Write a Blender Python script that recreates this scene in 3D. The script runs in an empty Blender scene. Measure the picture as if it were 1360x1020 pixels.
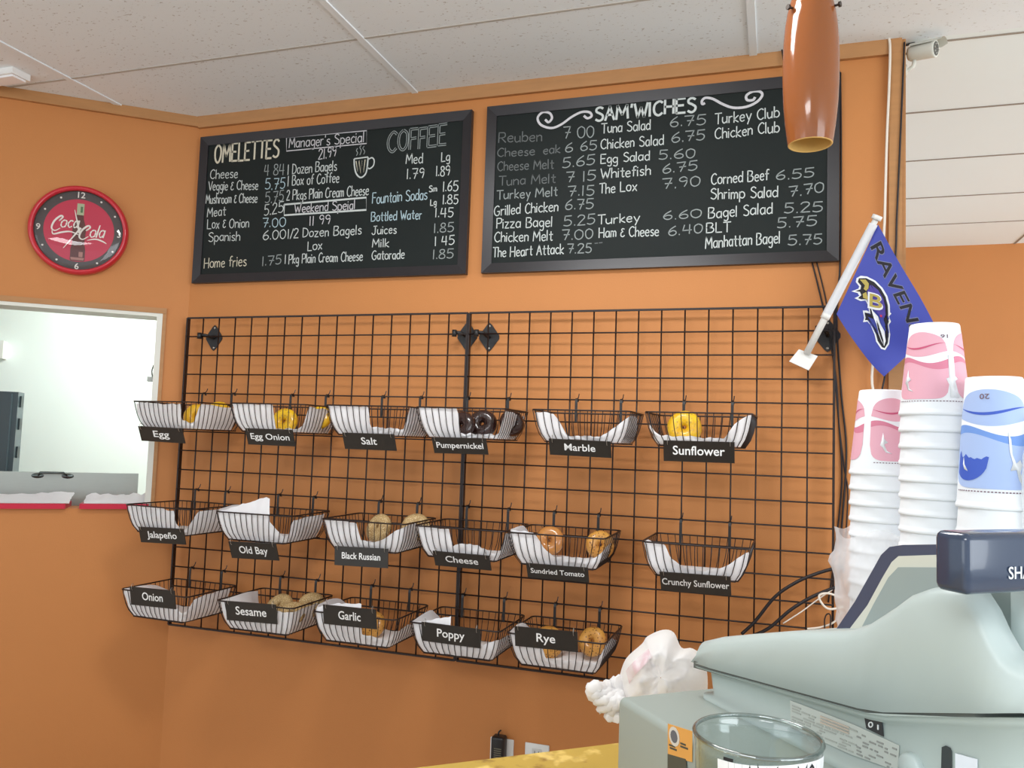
import bpy, math, random
from mathutils import Vector, Matrix, noise

random.seed(7)
SC = bpy.context.scene
COL = SC.collection

# ------------------------------------------------------------------ camera
F_PX, YAW, PIT, ROL = 1070.5, .316942, .070369, -.034031
CAM = Vector((2.2666, -2.6705, 1.45))
ROT = (Matrix.Rotation(YAW, 3, 'Z') @ Matrix.Rotation(PIT, 3, 'X') @ Matrix.Rotation(ROL, 3, 'Y'))
cam_data = bpy.data.cameras.new('camera')
cam_data.sensor_width = 36.0
cam_data.lens = 36.0 * F_PX / 1360.0
cam_data.clip_start = .02
cam = bpy.data.objects.new('camera', cam_data)
COL.objects.link(cam)
_r, _f, _u = ROT.col[0], ROT.col[1], ROT.col[2]
cam.matrix_world = Matrix(((_r.x, _u.x, -_f.x, CAM.x), (_r.y, _u.y, -_f.y, CAM.y), (_r.z, _u.z, -_f.z, CAM.z), (0, 0, 0, 1)))
SC.camera = cam
SC.view_settings.view_transform = 'Standard'
SC.view_settings.look = 'None'
SC.view_settings.exposure = 0.53
SC.view_settings.gamma = 1.0
SC.view_settings.use_curve_mapping = False

# ------------------------------------------------------------------ light
world = bpy.data.worlds.new('world')
SC.world = world
world.use_nodes = True
bg = world.node_tree.nodes['Background']
bg.inputs[0].default_value = (.86, .93, 1.0, 1)
bg.inputs[1].default_value = .85


ZC_LIGHT = 2.7


def area(name, loc, target, sx, sy, power, color=(1, 1, 1)):
    l = bpy.data.lights.new(name, 'AREA')
    l.shape = 'RECTANGLE'
    l.size, l.size_y, l.energy, l.color = sx, sy, power, color
    o = bpy.data.objects.new(name, l)
    COL.objects.link(o)
    o.location = loc
    o.rotation_euler = (Vector(target) - Vector(loc)).to_track_quat('-Z', 'Y').to_euler()
    return o


area('shopfront_daylight', (6.2, -4.2, 1.7), (1.8, -.4, 1.2), 3.4, 2.2, 84, (.90, .96, 1.0))
area('shopfront_daylight_left', (-1.8, -6.0, 1.7), (1.6, 0, 1.5), 3.0, 1.8, 24, (.90, .96, 1.0))
area('side_window_far', (7.5, 1.2, 1.6), (4.0, 2.9, 1.4), 2.0, 2.0, 85, (.92, .97, 1.0))
area('ceiling_tubes', (1.6, -1.25, 2.72), (1.6, -1.05, 0), .7, .3, 16, (.98, .99, 1.0))
area('ceiling_tubes_rear', (1.6, -4.4, 2.72), (1.6, -4.4, 0), 1.2, 1.2, 48, (.96, .98, 1.0))

# ------------------------------------------------------------------ pixel helpers (photo pixel -> point on a real plane)
def ray(x, y):
    return ROT @ Vector(((x - 680) / F_PX, 1, (510 - y) / F_PX))
def on_y(x, y, Y):
    d = ray(x, y); return CAM + d * ((Y - CAM.y) / d.y)
def on_z(x, y, Z):
    d = ray(x, y); return CAM + d * ((Z - CAM.z) / d.z)
def on_p(x, y, p0, n):
    d = ray(x, y); return CAM + d * ((p0 - CAM).dot(n) / d.dot(n))
def at_d(x, y, dep):
    return CAM + ray(x, y) * dep

# ------------------------------------------------------------------ materials
def lin(c):
    return tuple(((v / 255) / 12.92 if v / 255 <= .04045 else ((v / 255 + .055) / 1.055) ** 2.4) for v in c) + (1,)


MATS = {}
def mat(name, rgb, rough=.6, metal=0, coat=0, spec=.5, noise_amt=0, noise_scale=20, bump=0, bump_scale=60, stretch=None, trans=0, ior=1.45, sss=0, emit=None):
    if name in MATS:
        return MATS[name]
    m = bpy.data.materials.new(name)
    m.use_nodes = True
    nt = m.node_tree
    b = nt.nodes['Principled BSDF']
    b.inputs['Base Color'].default_value = lin(rgb)
    b.inputs['Roughness'].default_value = rough
    b.inputs['Metallic'].default_value = metal
    b.inputs['Coat Weight'].default_value = coat
    b.inputs['Coat Roughness'].default_value = .05
    b.inputs['Specular IOR Level'].default_value = spec
    b.inputs['Transmission Weight'].default_value = trans
    b.inputs['IOR'].default_value = ior
    if sss:
        b.inputs['Subsurface Weight'].default_value = sss
        b.inputs['Subsurface Radius'].default_value = (.01, .01, .01)
    if noise_amt or bump:
        tc = nt.nodes.new('ShaderNodeTexCoord')
        mp = nt.nodes.new('ShaderNodeMapping')
        nt.links.new(tc.outputs['Object'], mp.inputs[0])
        if stretch:
            mp.inputs['Scale'].default_value = stretch
    if noise_amt:
        n = nt.nodes.new('ShaderNodeTexNoise')
        n.inputs['Scale'].default_value = noise_scale
        n.inputs['Detail'].default_value = 4
        nt.links.new(mp.outputs[0], n.inputs['Vector'])
        mx = nt.nodes.new('ShaderNodeMix')
        mx.data_type = 'RGBA'
        c = lin(rgb)
        mx.inputs[6].default_value = tuple(v * (1 - noise_amt) for v in c[:3]) + (1,)
        mx.inputs[7].default_value = tuple(min(1, v * (1 + noise_amt)) for v in c[:3]) + (1,)
        nt.links.new(n.outputs['Fac'], mx.inputs[0])
        nt.links.new(mx.outputs[2], b.inputs['Base Color'])
    if bump:
        n2 = nt.nodes.new('ShaderNodeTexNoise')
        n2.inputs['Scale'].default_value = bump_scale
        n2.inputs['Detail'].default_value = 5
        nt.links.new(mp.outputs[0], n2.inputs['Vector'])
        bp = nt.nodes.new('ShaderNodeBump')
        bp.inputs['Strength'].default_value = bump
        bp.inputs['Distance'].default_value = .004
        nt.links.new(n2.outputs['Fac'], bp.inputs['Height'])
        nt.links.new(bp.outputs[0], b.inputs['Normal'])
    MATS[name] = m
    return m


def speckle(m, rgb, scale, lo, hi, amount=1.0, stretch=(1, 1, 1), kind='VORONOI'):
    """put spots of a second colour on the base colour of material m"""
    nt = m.node_tree
    b = nt.nodes['Principled BSDF']
    tc = nt.nodes.new('ShaderNodeTexCoord')
    mp = nt.nodes.new('ShaderNodeMapping')
    mp.inputs['Scale'].default_value = stretch
    nt.links.new(tc.outputs['Object'], mp.inputs[0])
    if kind == 'VORONOI':
        t = nt.nodes.new('ShaderNodeTexVoronoi'); out = t.outputs['Distance']
    else:
        t = nt.nodes.new('ShaderNodeTexNoise'); out = t.outputs['Fac']; t.inputs['Detail'].default_value = 3
    t.inputs['Scale'].default_value = scale
    nt.links.new(mp.outputs[0], t.inputs['Vector'])
    rr = nt.nodes.new('ShaderNodeMapRange')
    rr.inputs[1].default_value, rr.inputs[2].default_value = lo, hi
    rr.inputs[3].default_value, rr.inputs[4].default_value = amount, 0
    nt.links.new(out, rr.inputs[0])
    mx = nt.nodes.new('ShaderNodeMix'); mx.data_type = 'RGBA'
    src = b.inputs['Base Color']
    if src.links:
        nt.links.new(src.links[0].from_socket, mx.inputs[6])
    else:
        mx.inputs[6].default_value = src.default_value
    mx.inputs[7].default_value = lin(rgb)
    nt.links.new(rr.outputs[0], mx.inputs[0])
    nt.links.new(mx.outputs[2], src)
    return m


def sheet_mat(name, rgb, transl=.35, rough=.6, alpha=1.0, gloss=0):
    """thin white sheet that lets some light through"""
    m = bpy.data.materials.new(name); m.use_nodes = True
    nt = m.node_tree; out = nt.nodes['Material Output']; b = nt.nodes['Principled BSDF']
    b.inputs['Base Color'].default_value = lin(rgb); b.inputs['Roughness'].default_value = rough
    b.inputs['Coat Weight'].default_value = gloss
    tr = nt.nodes.new('ShaderNodeBsdfTranslucent'); tr.inputs[0].default_value = lin(rgb)
    mx = nt.nodes.new('ShaderNodeMixShader'); mx.inputs[0].default_value = transl
    nt.links.new(b.outputs[0], mx.inputs[1]); nt.links.new(tr.outputs[0], mx.inputs[2])
    last = mx
    if alpha < 1:
        tp = nt.nodes.new('ShaderNodeBsdfTransparent')
        m2 = nt.nodes.new('ShaderNodeMixShader'); m2.inputs[0].default_value = alpha
        nt.links.new(tp.outputs[0], m2.inputs[1]); nt.links.new(mx.outputs[0], m2.inputs[2]); last = m2
    nt.links.new(last.outputs[0], out.inputs[0])
    MATS[name] = m
    return m


def clear_mat(name, tint, fres=1.45, base=.0):
    """thin clear pane: see-through with a fresnel reflection"""
    m = bpy.data.materials.new(name); m.use_nodes = True
    nt = m.node_tree; out = nt.nodes['Material Output']; nt.nodes.remove(nt.nodes['Principled BSDF'])
    tp = nt.nodes.new('ShaderNodeBsdfTransparent'); tp.inputs[0].default_value = lin(tint)
    gl = nt.nodes.new('ShaderNodeBsdfGlossy'); gl.inputs['Roughness'].default_value = .02
    lw = nt.nodes.new('ShaderNodeLayerWeight')
    pw = nt.nodes.new('ShaderNodeMath'); pw.operation = 'POWER'; pw.inputs[1].default_value = 4.0
    ml = nt.nodes.new('ShaderNodeMath'); ml.operation = 'MULTIPLY'; ml.inputs[1].default_value = .7
    add = nt.nodes.new('ShaderNodeMath'); add.operation = 'ADD'; add.use_clamp = True; add.inputs[1].default_value = base + ((fres - 1) / (fres + 1)) ** 2
    nt.links.new(lw.outputs['Facing'], pw.inputs[0]); nt.links.new(pw.outputs[0], ml.inputs[0]); nt.links.new(ml.outputs[0], add.inputs[0])
    mx = nt.nodes.new('ShaderNodeMixShader')
    nt.links.new(add.outputs[0], mx.inputs[0]); nt.links.new(tp.outputs[0], mx.inputs[1]); nt.links.new(gl.outputs[0], mx.inputs[2])
    nt.links.new(mx.outputs[0], out.inputs[0])
    MATS[name] = m
    return m


M_WALL = mat('orange_paint', (194, 127, 70), .62, noise_amt=.05, noise_scale=3, bump=.12, bump_scale=220)
M_KITCH = mat('kitchen_white', (236, 244, 240), .5)
M_CEIL = speckle(mat('ceiling_tile', (236, 242, 246), .9, noise_amt=.03, noise_scale=2), (160, 152, 142), 75, .30, .36, .6, (1, 1.6, 1), 'NOISE')
M_CEIL2 = mat('ceiling_panel_smooth', (236, 245, 246), .8, noise_amt=.02, noise_scale=1.5)
M_TBAR = mat('ceiling_bar', (236, 241, 244), .6)
M_GAP = mat('ceiling_joint', (146, 134, 122), .8)
M_WOOD = mat('oak_trim', (178, 128, 80), .5, noise_amt=.16, noise_scale=9, stretch=(1, 1, 6))
M_FLOOR = mat('floor_tile', (196, 186, 172), .5, noise_amt=.1, noise_scale=6)
M_JAMB = mat('white_jamb', (225, 224, 214), .5)
M_BLACKWIRE = mat('black_wire', (34, 20, 16), .45)
M_BLACKPL = mat('black_plate', (34, 32, 32), .4)
M_SCREW = mat('screw_steel', (190, 186, 178), .3, .9)
M_SLATE = mat('slate', (26, 32, 31), .6, spec=.25, noise_amt=.14, noise_scale=5)
M_FRAMEBL = mat('board_frame', (38, 35, 38), .35, noise_amt=.1, noise_scale=30)
M_CHALK = mat('chalk_white', (196, 202, 200), .9, noise_amt=.18, noise_scale=160)
M_CHALKDIM = mat('chalk_dim', (146, 153, 152), .9, noise_amt=.25, noise_scale=140)
M_CHALKFAINT = mat('chalk_faint', (104, 108, 108), .9, noise_amt=.35, noise_scale=120)
M_CHALKWARM = mat('chalk_warm', (206, 200, 180), .9, noise_amt=.22, noise_scale=160)
M_CHALKBLUE = mat('chalk_blue', (170, 192, 200), .9, noise_amt=.18, noise_scale=160)
M_CHALKPINK = mat('chalk_lilac', (200, 198, 202), .9, noise_amt=.2, noise_scale=160)
M_PAPER = sheet_mat('liner_paper', (249, 250, 253), .25)
M_SIGN = mat('sign_black', (44, 40, 36), .35)
M_SIGNTXT = mat('sign_white', (240, 240, 238), .6)
M_STEEL = mat('brushed_steel', (170, 176, 170), .4, .6, noise_amt=.05, noise_scale=30, stretch=(1, 1, 12))

# ------------------------------------------------------------------ mesh builder
class MB:
    def __init__(s):
        s.v, s.f, s.m, s.mats = [], [], [], []
        s.cur = 0
        s.smooth = []
        s.sm = False
    def use(s, m, smooth=None):
        if m not in s.mats: s.mats.append(m)
        s.cur = s.mats.index(m)
        if smooth is not None: s.sm = smooth
        return s
    def add(s, vs, fs):
        o = len(s.v)
        s.v += [Vector(p) for p in vs]
        for f in fs:
            s.f.append([i + o for i in f]); s.m.append(s.cur); s.smooth.append(s.sm)
        return s
    def grid(s, rows, closed=False):
        n = len(rows[0]); vs = [p for r in rows for p in r]; fs = []
        for i in range(len(rows) - 1):
            for j in range(n if closed else n - 1):
                k = (j + 1) % n
                fs.append((i * n + j, i * n + k, (i + 1) * n + k, (i + 1) * n + j))
        return s.add(vs, fs)
    def hexa(s, c):
        """8 corners: 4 bottom (ccw), 4 top"""
        return s.add(c, [(3, 2, 1, 0), (4, 5, 6, 7), (0, 1, 5, 4), (1, 2, 6, 5), (2, 3, 7, 6), (3, 0, 4, 7)])
    def box(s, c, d, T=None):
        x, y, z = c; a, b, h = d[0] / 2, d[1] / 2, d[2] / 2
        vs = [(x - a, y - b, z - h), (x + a, y - b, z - h), (x + a, y + b, z - h), (x - a, y + b, z - h),
              (x - a, y - b, z + h), (x + a, y - b, z + h), (x + a, y + b, z + h), (x - a, y + b, z + h)]
        if T: vs = [T(Vector(p)) for p in vs]
        return s.hexa(vs)
    def bbox(s, c, d, bev, T=None, n=2):
        """box with rounded vertical+horizontal edges (superellipsoid-like lathe of a rounded rectangle)"""
        x, y, z = c; a, b, h = d[0] / 2, d[1] / 2, d[2] / 2
        bev = min(bev, a, b, h)
        rows = []
        def ring(inset, zz):
            pts = []
            r = max(bev - inset, 1e-5)
            for (sx, sy, a0) in ((1, 1, 0), (-1, 1, 90), (-1, -1, 180), (1, -1, 270)):
                for k in range(n + 1):
                    t = math.radians(a0 + 90 * k / n)
                    pts.append(Vector((x + sx * (a - bev) + r * math.cos(t), y + sy * (b - bev) + r * math.sin(t), z + zz)))
            return pts
        for k in range(n + 1):
            t = math.pi / 2 * k / n
            rows.append(ring(bev * (1 - math.sin(t)), -h + bev * (1 - math.cos(t))))
        for k in range(n + 1):
            t = math.pi / 2 * k / n
            rows.append(ring(bev * (1 - math.cos(t)), h - bev * (1 - math.sin(t))))
        if T: rows = [[T(p) for p in r] for r in rows]
        s.grid(rows, True)
        m = len(rows[0]); o = len(s.v) - m * len(rows)
        s.f.append([o + i for i in range(m)][::-1]); s.m.append(s.cur); s.smooth.append(s.sm)
        s.f.append([o + m * (len(rows) - 1) + i for i in range(m)]); s.m.append(s.cur); s.smooth.append(s.sm)
        return s
    def tube(s, pts, r, n=6, closed=False, cap=True):
        pts = [Vector(p) for p in pts]
        if len(pts) < 2: return s
        N = len(pts); rows = []
        up = None
        for i, p in enumerate(pts):
            if closed: t = pts[(i + 1) % N] - pts[i - 1]
            else: t = pts[min(i + 1, N - 1)] - pts[max(i - 1, 0)]
            if t.length < 1e-9: t = Vector((0, 0, 1))
            t.normalize()
            if up is None:
                up = Vector((0, 0, 1)) if abs(t.z) < .9 else Vector((1, 0, 0))
            a = t.cross(up)
            if a.length < 1e-6: a = t.cross(Vector((1, 0, 0)))
            a.normalize(); b = a.cross(t).normalized(); up = b
            rr = r[i] if isinstance(r, (list, tuple)) else r
            rows.append([p + (a * math.cos(2 * math.pi * k / n) + b * math.sin(2 * math.pi * k / n)) * rr for k in range(n)])
        if closed: rows.append(rows[0])
        s.grid(rows, True)
        if cap and not closed:
            o = len(s.v) - n * len(rows)
            s.f.append([o + i for i in range(n)][::-1]); s.m.append(s.cur); s.smooth.append(False)
            s.f.append([o + n * (len(rows) - 1) + i for i in range(n)]); s.m.append(s.cur); s.smooth.append(False)
        return s
    def lathe(s, prof, n=32, T=None, caps=(False, False)):
        rows = [[Vector((r * math.cos(2 * math.pi * k / n), r * math.sin(2 * math.pi * k / n), z)) for k in range(n)] for r, z in prof]
        if T: rows = [[T(p) for p in r] for r in rows]
        s.grid(rows, True)
        o = len(s.v) - n * len(rows)
        if caps[0]: s.f.append([o + i for i in range(n)][::-1]); s.m.append(s.cur); s.smooth.append(False)
        if caps[1]: s.f.append([o + n * (len(rows) - 1) + i for i in range(n)]); s.m.append(s.cur); s.smooth.append(False)
        return s
    def prism(s, poly, T, d0, d1):
        """2-D polygon (list of (x,y)) through T(x,y,depth)"""
        n = len(poly)
        vs = [T(x, y, d0) for x, y in poly] + [T(x, y, d1) for x, y in poly]
        fs = [tuple(range(n))[::-1], tuple(range(n, 2 * n))] + [(i, (i + 1) % n, n + (i + 1) % n, n + i) for i in range(n)]
        return s.add(vs, fs)
    def ribbon(s, pts, w, T, lift):
        """flat stroke in a plane: pts (x,y), T(x,y,lift)->3D"""
        P = [Vector((p[0], p[1])) for p in pts]
        L, R = [], []
        for i, p in enumerate(P):
            t = P[min(i + 1, len(P) - 1)] - P[max(i - 1, 0)]
            if t.length < 1e-9: t = Vector((1, 0))
            t.normalize(); nn = Vector((-t.y, t.x))
            ww = w[i] if isinstance(w, (list, tuple)) else w
            L.append(T(*(p + nn * ww / 2), lift)); R.append(T(*(p - nn * ww / 2), lift))
        return s.grid([L, R])
    def build(s, name, parent=None, origin=None, material=None):
        me = bpy.data.meshes.new(name)
        base = Vector(parent['_base']) if parent is not None and '_base' in parent else Vector((0, 0, 0))
        if origin is None:
            if parent is not None: origin = base
            else:
                xs = [p.x for p in s.v]; ys = [p.y for p in s.v]; zs = [p.z for p in s.v]
                origin = Vector(((min(xs) + max(xs)) / 2, (min(ys) + max(ys)) / 2, min(zs)))
        origin = Vector(origin)
        me.from_pydata([tuple(p - origin) for p in s.v], [], s.f)
        if material is not None: s.mats = s.mats or [material]
        for m in s.mats: me.materials.append(m)
        me.polygons.foreach_set('material_index', s.m)
        me.polygons.foreach_set('use_smooth', s.smooth)
        me.update()
        o = bpy.data.objects.new(name, me)
        COL.objects.link(o)
        if parent is not None:
            o.parent = parent
            o.location = origin - base
        else:
            o.location = origin
        o['_base'] = tuple(origin)
        return o


def mesh(material, smooth=False):
    return MB().use(material, smooth)


def tag(o, label=None, cat=None, group=None, kind=None):
    if label: o['label'] = label
    if cat: o['category'] = cat
    if group: o['group'] = group
    if kind: o['kind'] = kind
    return o


def thing(name, loc, label, cat, group=None):
    o = bpy.data.objects.new(name, None)
    o.empty_display_size = .05
    COL.objects.link(o)
    o.location = loc
    o['_base'] = tuple(loc)
    return tag(o, label, cat, group)


def copy_tree(root, loc, rz=0, label=None):
    r = root.copy(); COL.objects.link(r)
    r.location = loc; r.rotation_euler = (0, 0, rz)
    if label: r['label'] = label
    for ch in list(root.children):
        c = ch.copy(); COL.objects.link(c); c.parent = r
        for g in list(ch.children):
            d = g.copy(); COL.objects.link(d); d.parent = c
    return r


def struct(o):
    o['kind'] = 'structure'; return o


def catmull(pts, n=5, closed=False):
    P = [Vector(p) for p in pts]
    if len(P) < 3: return P
    out = []
    N = len(P)
    rng = range(N) if closed else range(N - 1)
    for i in rng:
        if closed: a, b, c, d = P[i - 1], P[i], P[(i + 1) % N], P[(i + 2) % N]
        else: a, b, c, d = P[max(i - 1, 0)], P[i], P[i + 1], P[min(i + 2, N - 1)]
        for k in range(n):
            t = k / n
            out.append(.5 * ((2 * b) + (c - a) * t + (2 * a - 5 * b + 4 * c - d) * t * t + (3 * b - a - 3 * c + d) * t ** 3))
    if not closed: out.append(P[-1])
    return out


_tm = {}
def text_mesh(body):
    """built-in font as flat triangles, normalised: x from 0, cap height 1"""
    if body in _tm: return _tm[body]
    cu = bpy.data.curves.new('t', 'FONT'); cu.body = body; cu.size = 1; cu.resolution_u = 3; cu.offset = .012
    ob = bpy.data.objects.new('t', cu); COL.objects.link(ob)
    dg = bpy.context.evaluated_depsgraph_get()
    me = bpy.data.meshes.new_from_object(ob.evaluated_get(dg))
    vs = [v.co.copy() for v in me.vertices]; fs = [tuple(p.vertices) for p in me.polygons]
    bpy.data.objects.remove(ob); bpy.data.curves.remove(cu); bpy.data.meshes.remove(me)
    x0 = min(v.x for v in vs); x1 = max(v.x for v in vs)
    k = 1 / .69
    r = ([((v.x - x0) * k, v.y * k) for v in vs], fs, (x1 - x0) * k)
    _tm[body] = r
    return r


def put_text(mb, body, T, x0, y0, width=None, height=None, lift=.001, bold=0):
    vs, fs, w = text_mesh(body)
    sx = width / w if width else height
    sy = height if height else sx
    mb.add([T(x0 + x * sx, y0 + y * sy, lift) for x, y in vs], fs)
    return w * sx

# ------------------------------------------------------------------ chalk hand (single strokes; a leading / keeps the corners sharp)
GL = {
 'A': (7, "/0,0 3,10 6,0;/1.2,3.8 4.8,3.8"), 'B': (6.6, "/0,0 0,10;0,10 4,9.6 4.6,7.6 3,5.6 0,5.3;0,5.3 4.4,4.8 5.4,2.6 4,.4 0,0"),
 'C': (6.4, "5.5,8.5 3.5,10 1,8.2 0,5 .8,1.6 3.2,0 5.6,1.6"), 'D': (6.8, "/0,0 0,10;0,10 4,8.8 5.6,5 4,1.2 0,0"),
 'E': (6, "/5,10 0,10 0,0 5,0;/0,5.2 4,5.2"), 'F': (5.8, "/5,10 0,10 0,0;/0,5.3 4,5.3"),
 'G': (7, "5.4,8.6 3.4,10 1,8.2 0,5 .8,1.6 3.2,0 5.4,1.4 5.6,4.4;/3.4,4.4 6,4.4"), 'H': (6.8, "/0,0 0,10;/5.4,0 5.4,10;/0,5 5.4,5"),
 'I': (2, "/0,0 0,10"), 'K': (6.4, "/0,0 0,10;/5,10 0,4.8 5.4,0"), 'U': (6.6, "0,10 0,3 1.4,.2 4,.2 5.4,3 5.4,10"), 'Y': (6.6, "/0,10 3,5 6,10;/3,5 3,0"), 'J': (6.4, "/4,10 4,2.4;4,2.4 3.2,.2 1,.2 0,2;/2,10 6,10"), 'L': (5.6, "/0,10 0,0 4.8,0"),
 'M': (8.4, "/0,0 .6,10 3.6,3 6.6,10 7.2,0"), 'N': (6.8, "/0,0 0,10 5.4,0 5.4,10"),
 'O': (7.2, "3,10 .6,8.2 0,5 .8,1.6 3,0 5.2,1.6 6,5 5.4,8.2 3,10"), 'P': (6, "/0,0 0,10;0,10 4,9.8 5,7.6 4,5.2 0,4.6"),
 'R': (6.4, "/0,0 0,10;0,10 4,9.8 5,7.6 4,5.2 0,4.6;/1.6,4.8 5.4,0"), 'S': (6.2, "5,8.6 3,10 .8,9 .6,7 3,5.4 5,3.6 4.6,1 2.4,0 0,1.2"),
 'T': (6.4, "/0,10 6,10;/3,10 3,0"), 'V': (6.6, "/0,10 3,0 6,10"), 'W': (9, "/0,10 2,0 4,7 6,0 8,10"),
 'a': (5.4, "4,5 2,6 .2,4.4 .2,1.6 1.8,0 3.8,1.6;/4.1,6 4.1,0"), 'b': (5.4, "/0,10 0,0;0,4.4 2,6 4,4.6 4.2,2 2.6,0 0,1"),
 'c': (5, "4,5 2.4,6 .6,4.8 0,3 .8,.8 2.4,0 4.2,1"), 'd': (5.5, "4,4.8 2,6 .2,4.2 .2,1.6 1.8,0 4,1.4;/4.2,10 4.2,0"),
 'e': (5.2, "/.2,3.2 4,3.4;4,3.4 3.6,5.4 2,6 .4,4.8 0,3 .8,.7 2.4,0 4.2,1"), 'f': (4.4, "4,9.4 2.8,10 1.6,9 1.4,7 1.4,0;/0,6 3.4,6"),
 'g': (5.4, "4,5 2,6 .2,4.4 .2,2 1.8,.4 4,1.8;4.1,6 4.1,-1.6 2.8,-3.5 .4,-2.6"), 'h': (5.2, "/0,10 0,0;0,4 2,6 3.8,5 4,3 4,0"),
 'i': (1.6, "/0,6 0,0;/0,8 0,8.7"), 'k': (5, "/0,10 0,0;/3.8,6 0,2.8 4,0"), 'l': (1.7, "/0,10 0,0"),
 'm': (7.4, "/0,6 0,0;0,4 1.4,6 2.8,5 3,3 3,0;3,4 4.4,6 5.8,5 6,3 6,0"), 'n': (5.3, "/0,6 0,0;0,4 2,6 3.8,5 4,3 4,0"),
 'o': (5.5, "2.2,6 .4,5 0,3 .6,.8 2.2,0 3.9,.8 4.4,3 4,5 2.2,6"), 'p': (5.4, "/0,6 0,-3.5;0,4.6 2,6 4,4.6 4.2,2 2.4,0 0,1.2"),
 'r': (4, "/0,6 0,0;0,3.8 1.4,5.8 3,5.6"), 's': (4.5, "3.4,5.2 2,6 .4,5 .8,3.6 2.8,2.6 3.4,1 1.8,0 0,.8"),
 't': (4.2, "/1.6,9 1.6,1;1.6,1 2.4,0 3.4,.6;/0,6 3.4,6"), 'u': (5.3, "0,6 0,2 1.4,0 3.6,1.4;/4,6 4,0"),
 'v': (5, "/0,6 2,0 4,6"), 'w': (6.6, "/0,6 1.4,0 2.8,5 4.2,0 5.6,6"), 'x': (5, "/0,6 4,0;/4,6 0,0"),
 'y': (5.2, "/0,6 2,1;/4.2,6 1.2,-3.4"), 'z': (5, "/0,6 3.8,6 0,0 4,0"),
 '0': (6.2, "2.6,10 .5,8.2 0,5 .7,1.6 2.6,0 4.5,1.6 5.2,5 4.7,8.2 2.6,10"), '1': (2.6, "/.8,0 .8,10"),
 '2': (6, "0,8 1.4,10 4,9.6 4.6,7.2 2.4,3.6 0,0;/0,0 5,0"), '4': (6.2, "/1,10 0,4 5,4;/4,10 4,0"),
 '5': (6.2, "/5,10 1,10 .6,5.6;.6,5.6 3,6.2 5,4.2 4.4,1.2 2.2,0 0,1"), '6': (6, "4.6,10 1.6,7 .2,3.4 1,.6 3,0 4.8,1.6 4.6,4 2.6,5 .5,3.6"),
 '7': (6, "/0,10 5,10 2,0;/1.4,5 5,5"), '8': (6, "2.6,5.4 .8,7 1,9.2 2.6,10 4.2,9.2 4.4,7 2.6,5.4 .4,3.6 .4,1 2.6,0 4.8,1 4.8,3.6 2.6,5.4"),
 '9': (5.8, "4.6,8 3,10 .8,9 .4,6.8 2,5.4 4.4,6.6 4.6,8 4.2,4 3,0"), '.': (1.8, "/.4,0 .4,.9"), "'": (1.8, "/.6,10 .4,7.6"),
 '&': (5, "3.8,7.6 2,8.4 .8,7 2.4,5.2;2.4,5.2 .4,4 .3,1.2 2.4,.2 4.2,1.6"), '/': (3.4, "/0,-.5 3,10"), ' ': (3.4, ""), '-': (3, "/0,4.6 2.4,4.6"),
}
def strokes(text, rnd):
    x = 0; out = []
    for ch in text:
        adv, st = GL[ch]
        dy = rnd.uniform(-.35, .35); sx = rnd.uniform(.93, 1.07)
        for s_ in [q for q in st.split(';') if q]:
            sharp = s_[0] == '/'
            pts = [tuple(float(v) for v in p.split(',')) for p in s_.lstrip('/').split()]
            pts = [(x + px * sx + rnd.uniform(-.12, .12), py + dy + rnd.uniform(-.12, .12), 0) for px, py in pts]
            if not sharp: pts = [tuple(p) for p in catmull(pts, 4)]
            if sharp:
                for (ax_, ay_), (bx_, by_) in zip([(p[0], p[1]) for p in pts], [(p[0], p[1]) for p in pts][1:]):
                    l_ = math.hypot(bx_ - ax_, by_ - ay_) or 1
                    ex, ey = (bx_ - ax_) / l_ * .25, (by_ - ay_) / l_ * .25
                    out.append([(ax_ - ex, ay_ - ey), ((ax_ + bx_) / 2, (ay_ + by_) / 2), (bx_ + ex, by_ + ey)])
            else:
                out.append([(p[0], p[1]) for p in pts])
        x += adv * sx + .55
    return out, x - 1.0

# =================================================================== SETTING
ZC = 2.752                      # ceiling height
WX0, WX1, WY = -.035, 2.632, .04
A = math.radians(38)
LC = Vector((WX0, WY, 0))
LD = Vector((-math.cos(A), -math.sin(A), 0))       # along the left wall, away from the corner
LN = Vector((math.sin(A), -math.cos(A), 0))        # into the room
def LW(s, z, off=0):
    return LC + LD * s + LN * off + Vector((0, 0, z))
def on_left(px, py, off=0):
    q = on_p(px, py, LC + LN * off, LN) - LC
    return q.dot(LD), q.z

def slab(mb, s0, s1, z0, z1, o0, o1):
    mb.hexa([LW(s0, z0, o0), LW(s1, z0, o0), LW(s1, z0, o1), LW(s0, z0, o1), LW(s0, z1, o0), LW(s1, z1, o0), LW(s1, z1, o1), LW(s0, z1, o1)])

struct(mesh(M_FLOOR).box((2, -2.2, -.05), (13, 11, .1)).build('floor'))
m = mesh(M_CEIL)
m.box((2.0, -3.96, ZC + .03), (13, 8.0, .06))
m.use(M_CEIL2)
m.box((5.57, 1.485, ZC + .03), (5.86, 2.89, .06))
m.use(M_TBAR)
for x in (-1.49, -.27, .96, 2.185, 3.40, 4.62):
    m.box((x, -3.96, ZC - .002), (.024, 8.0, .006))
m.use(mat('ceiling_joint_pale', (186, 180, 172), .8))
for y in (-.40, -1.01, -1.62, -2.23, -2.84, -3.45):
    m.box((2, y, ZC - .0005), (13, .009, .003))
m.use(M_GAP)
for y in (.07, .64, 1.20, 1.78, 2.32):
    m.box((5.57, y, ZC - .001), (5.86, .006, .005))
m.box((3.64, 2.6, ZC - .001), (.009, .55, .006))
struct(m.build('ceiling'))
struct(mesh(M_WALL).box(((WX0 + WX1) / 2, WY + .06, ZC / 2), (WX1 - WX0, .12, ZC)).build('wall_back'))
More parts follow.
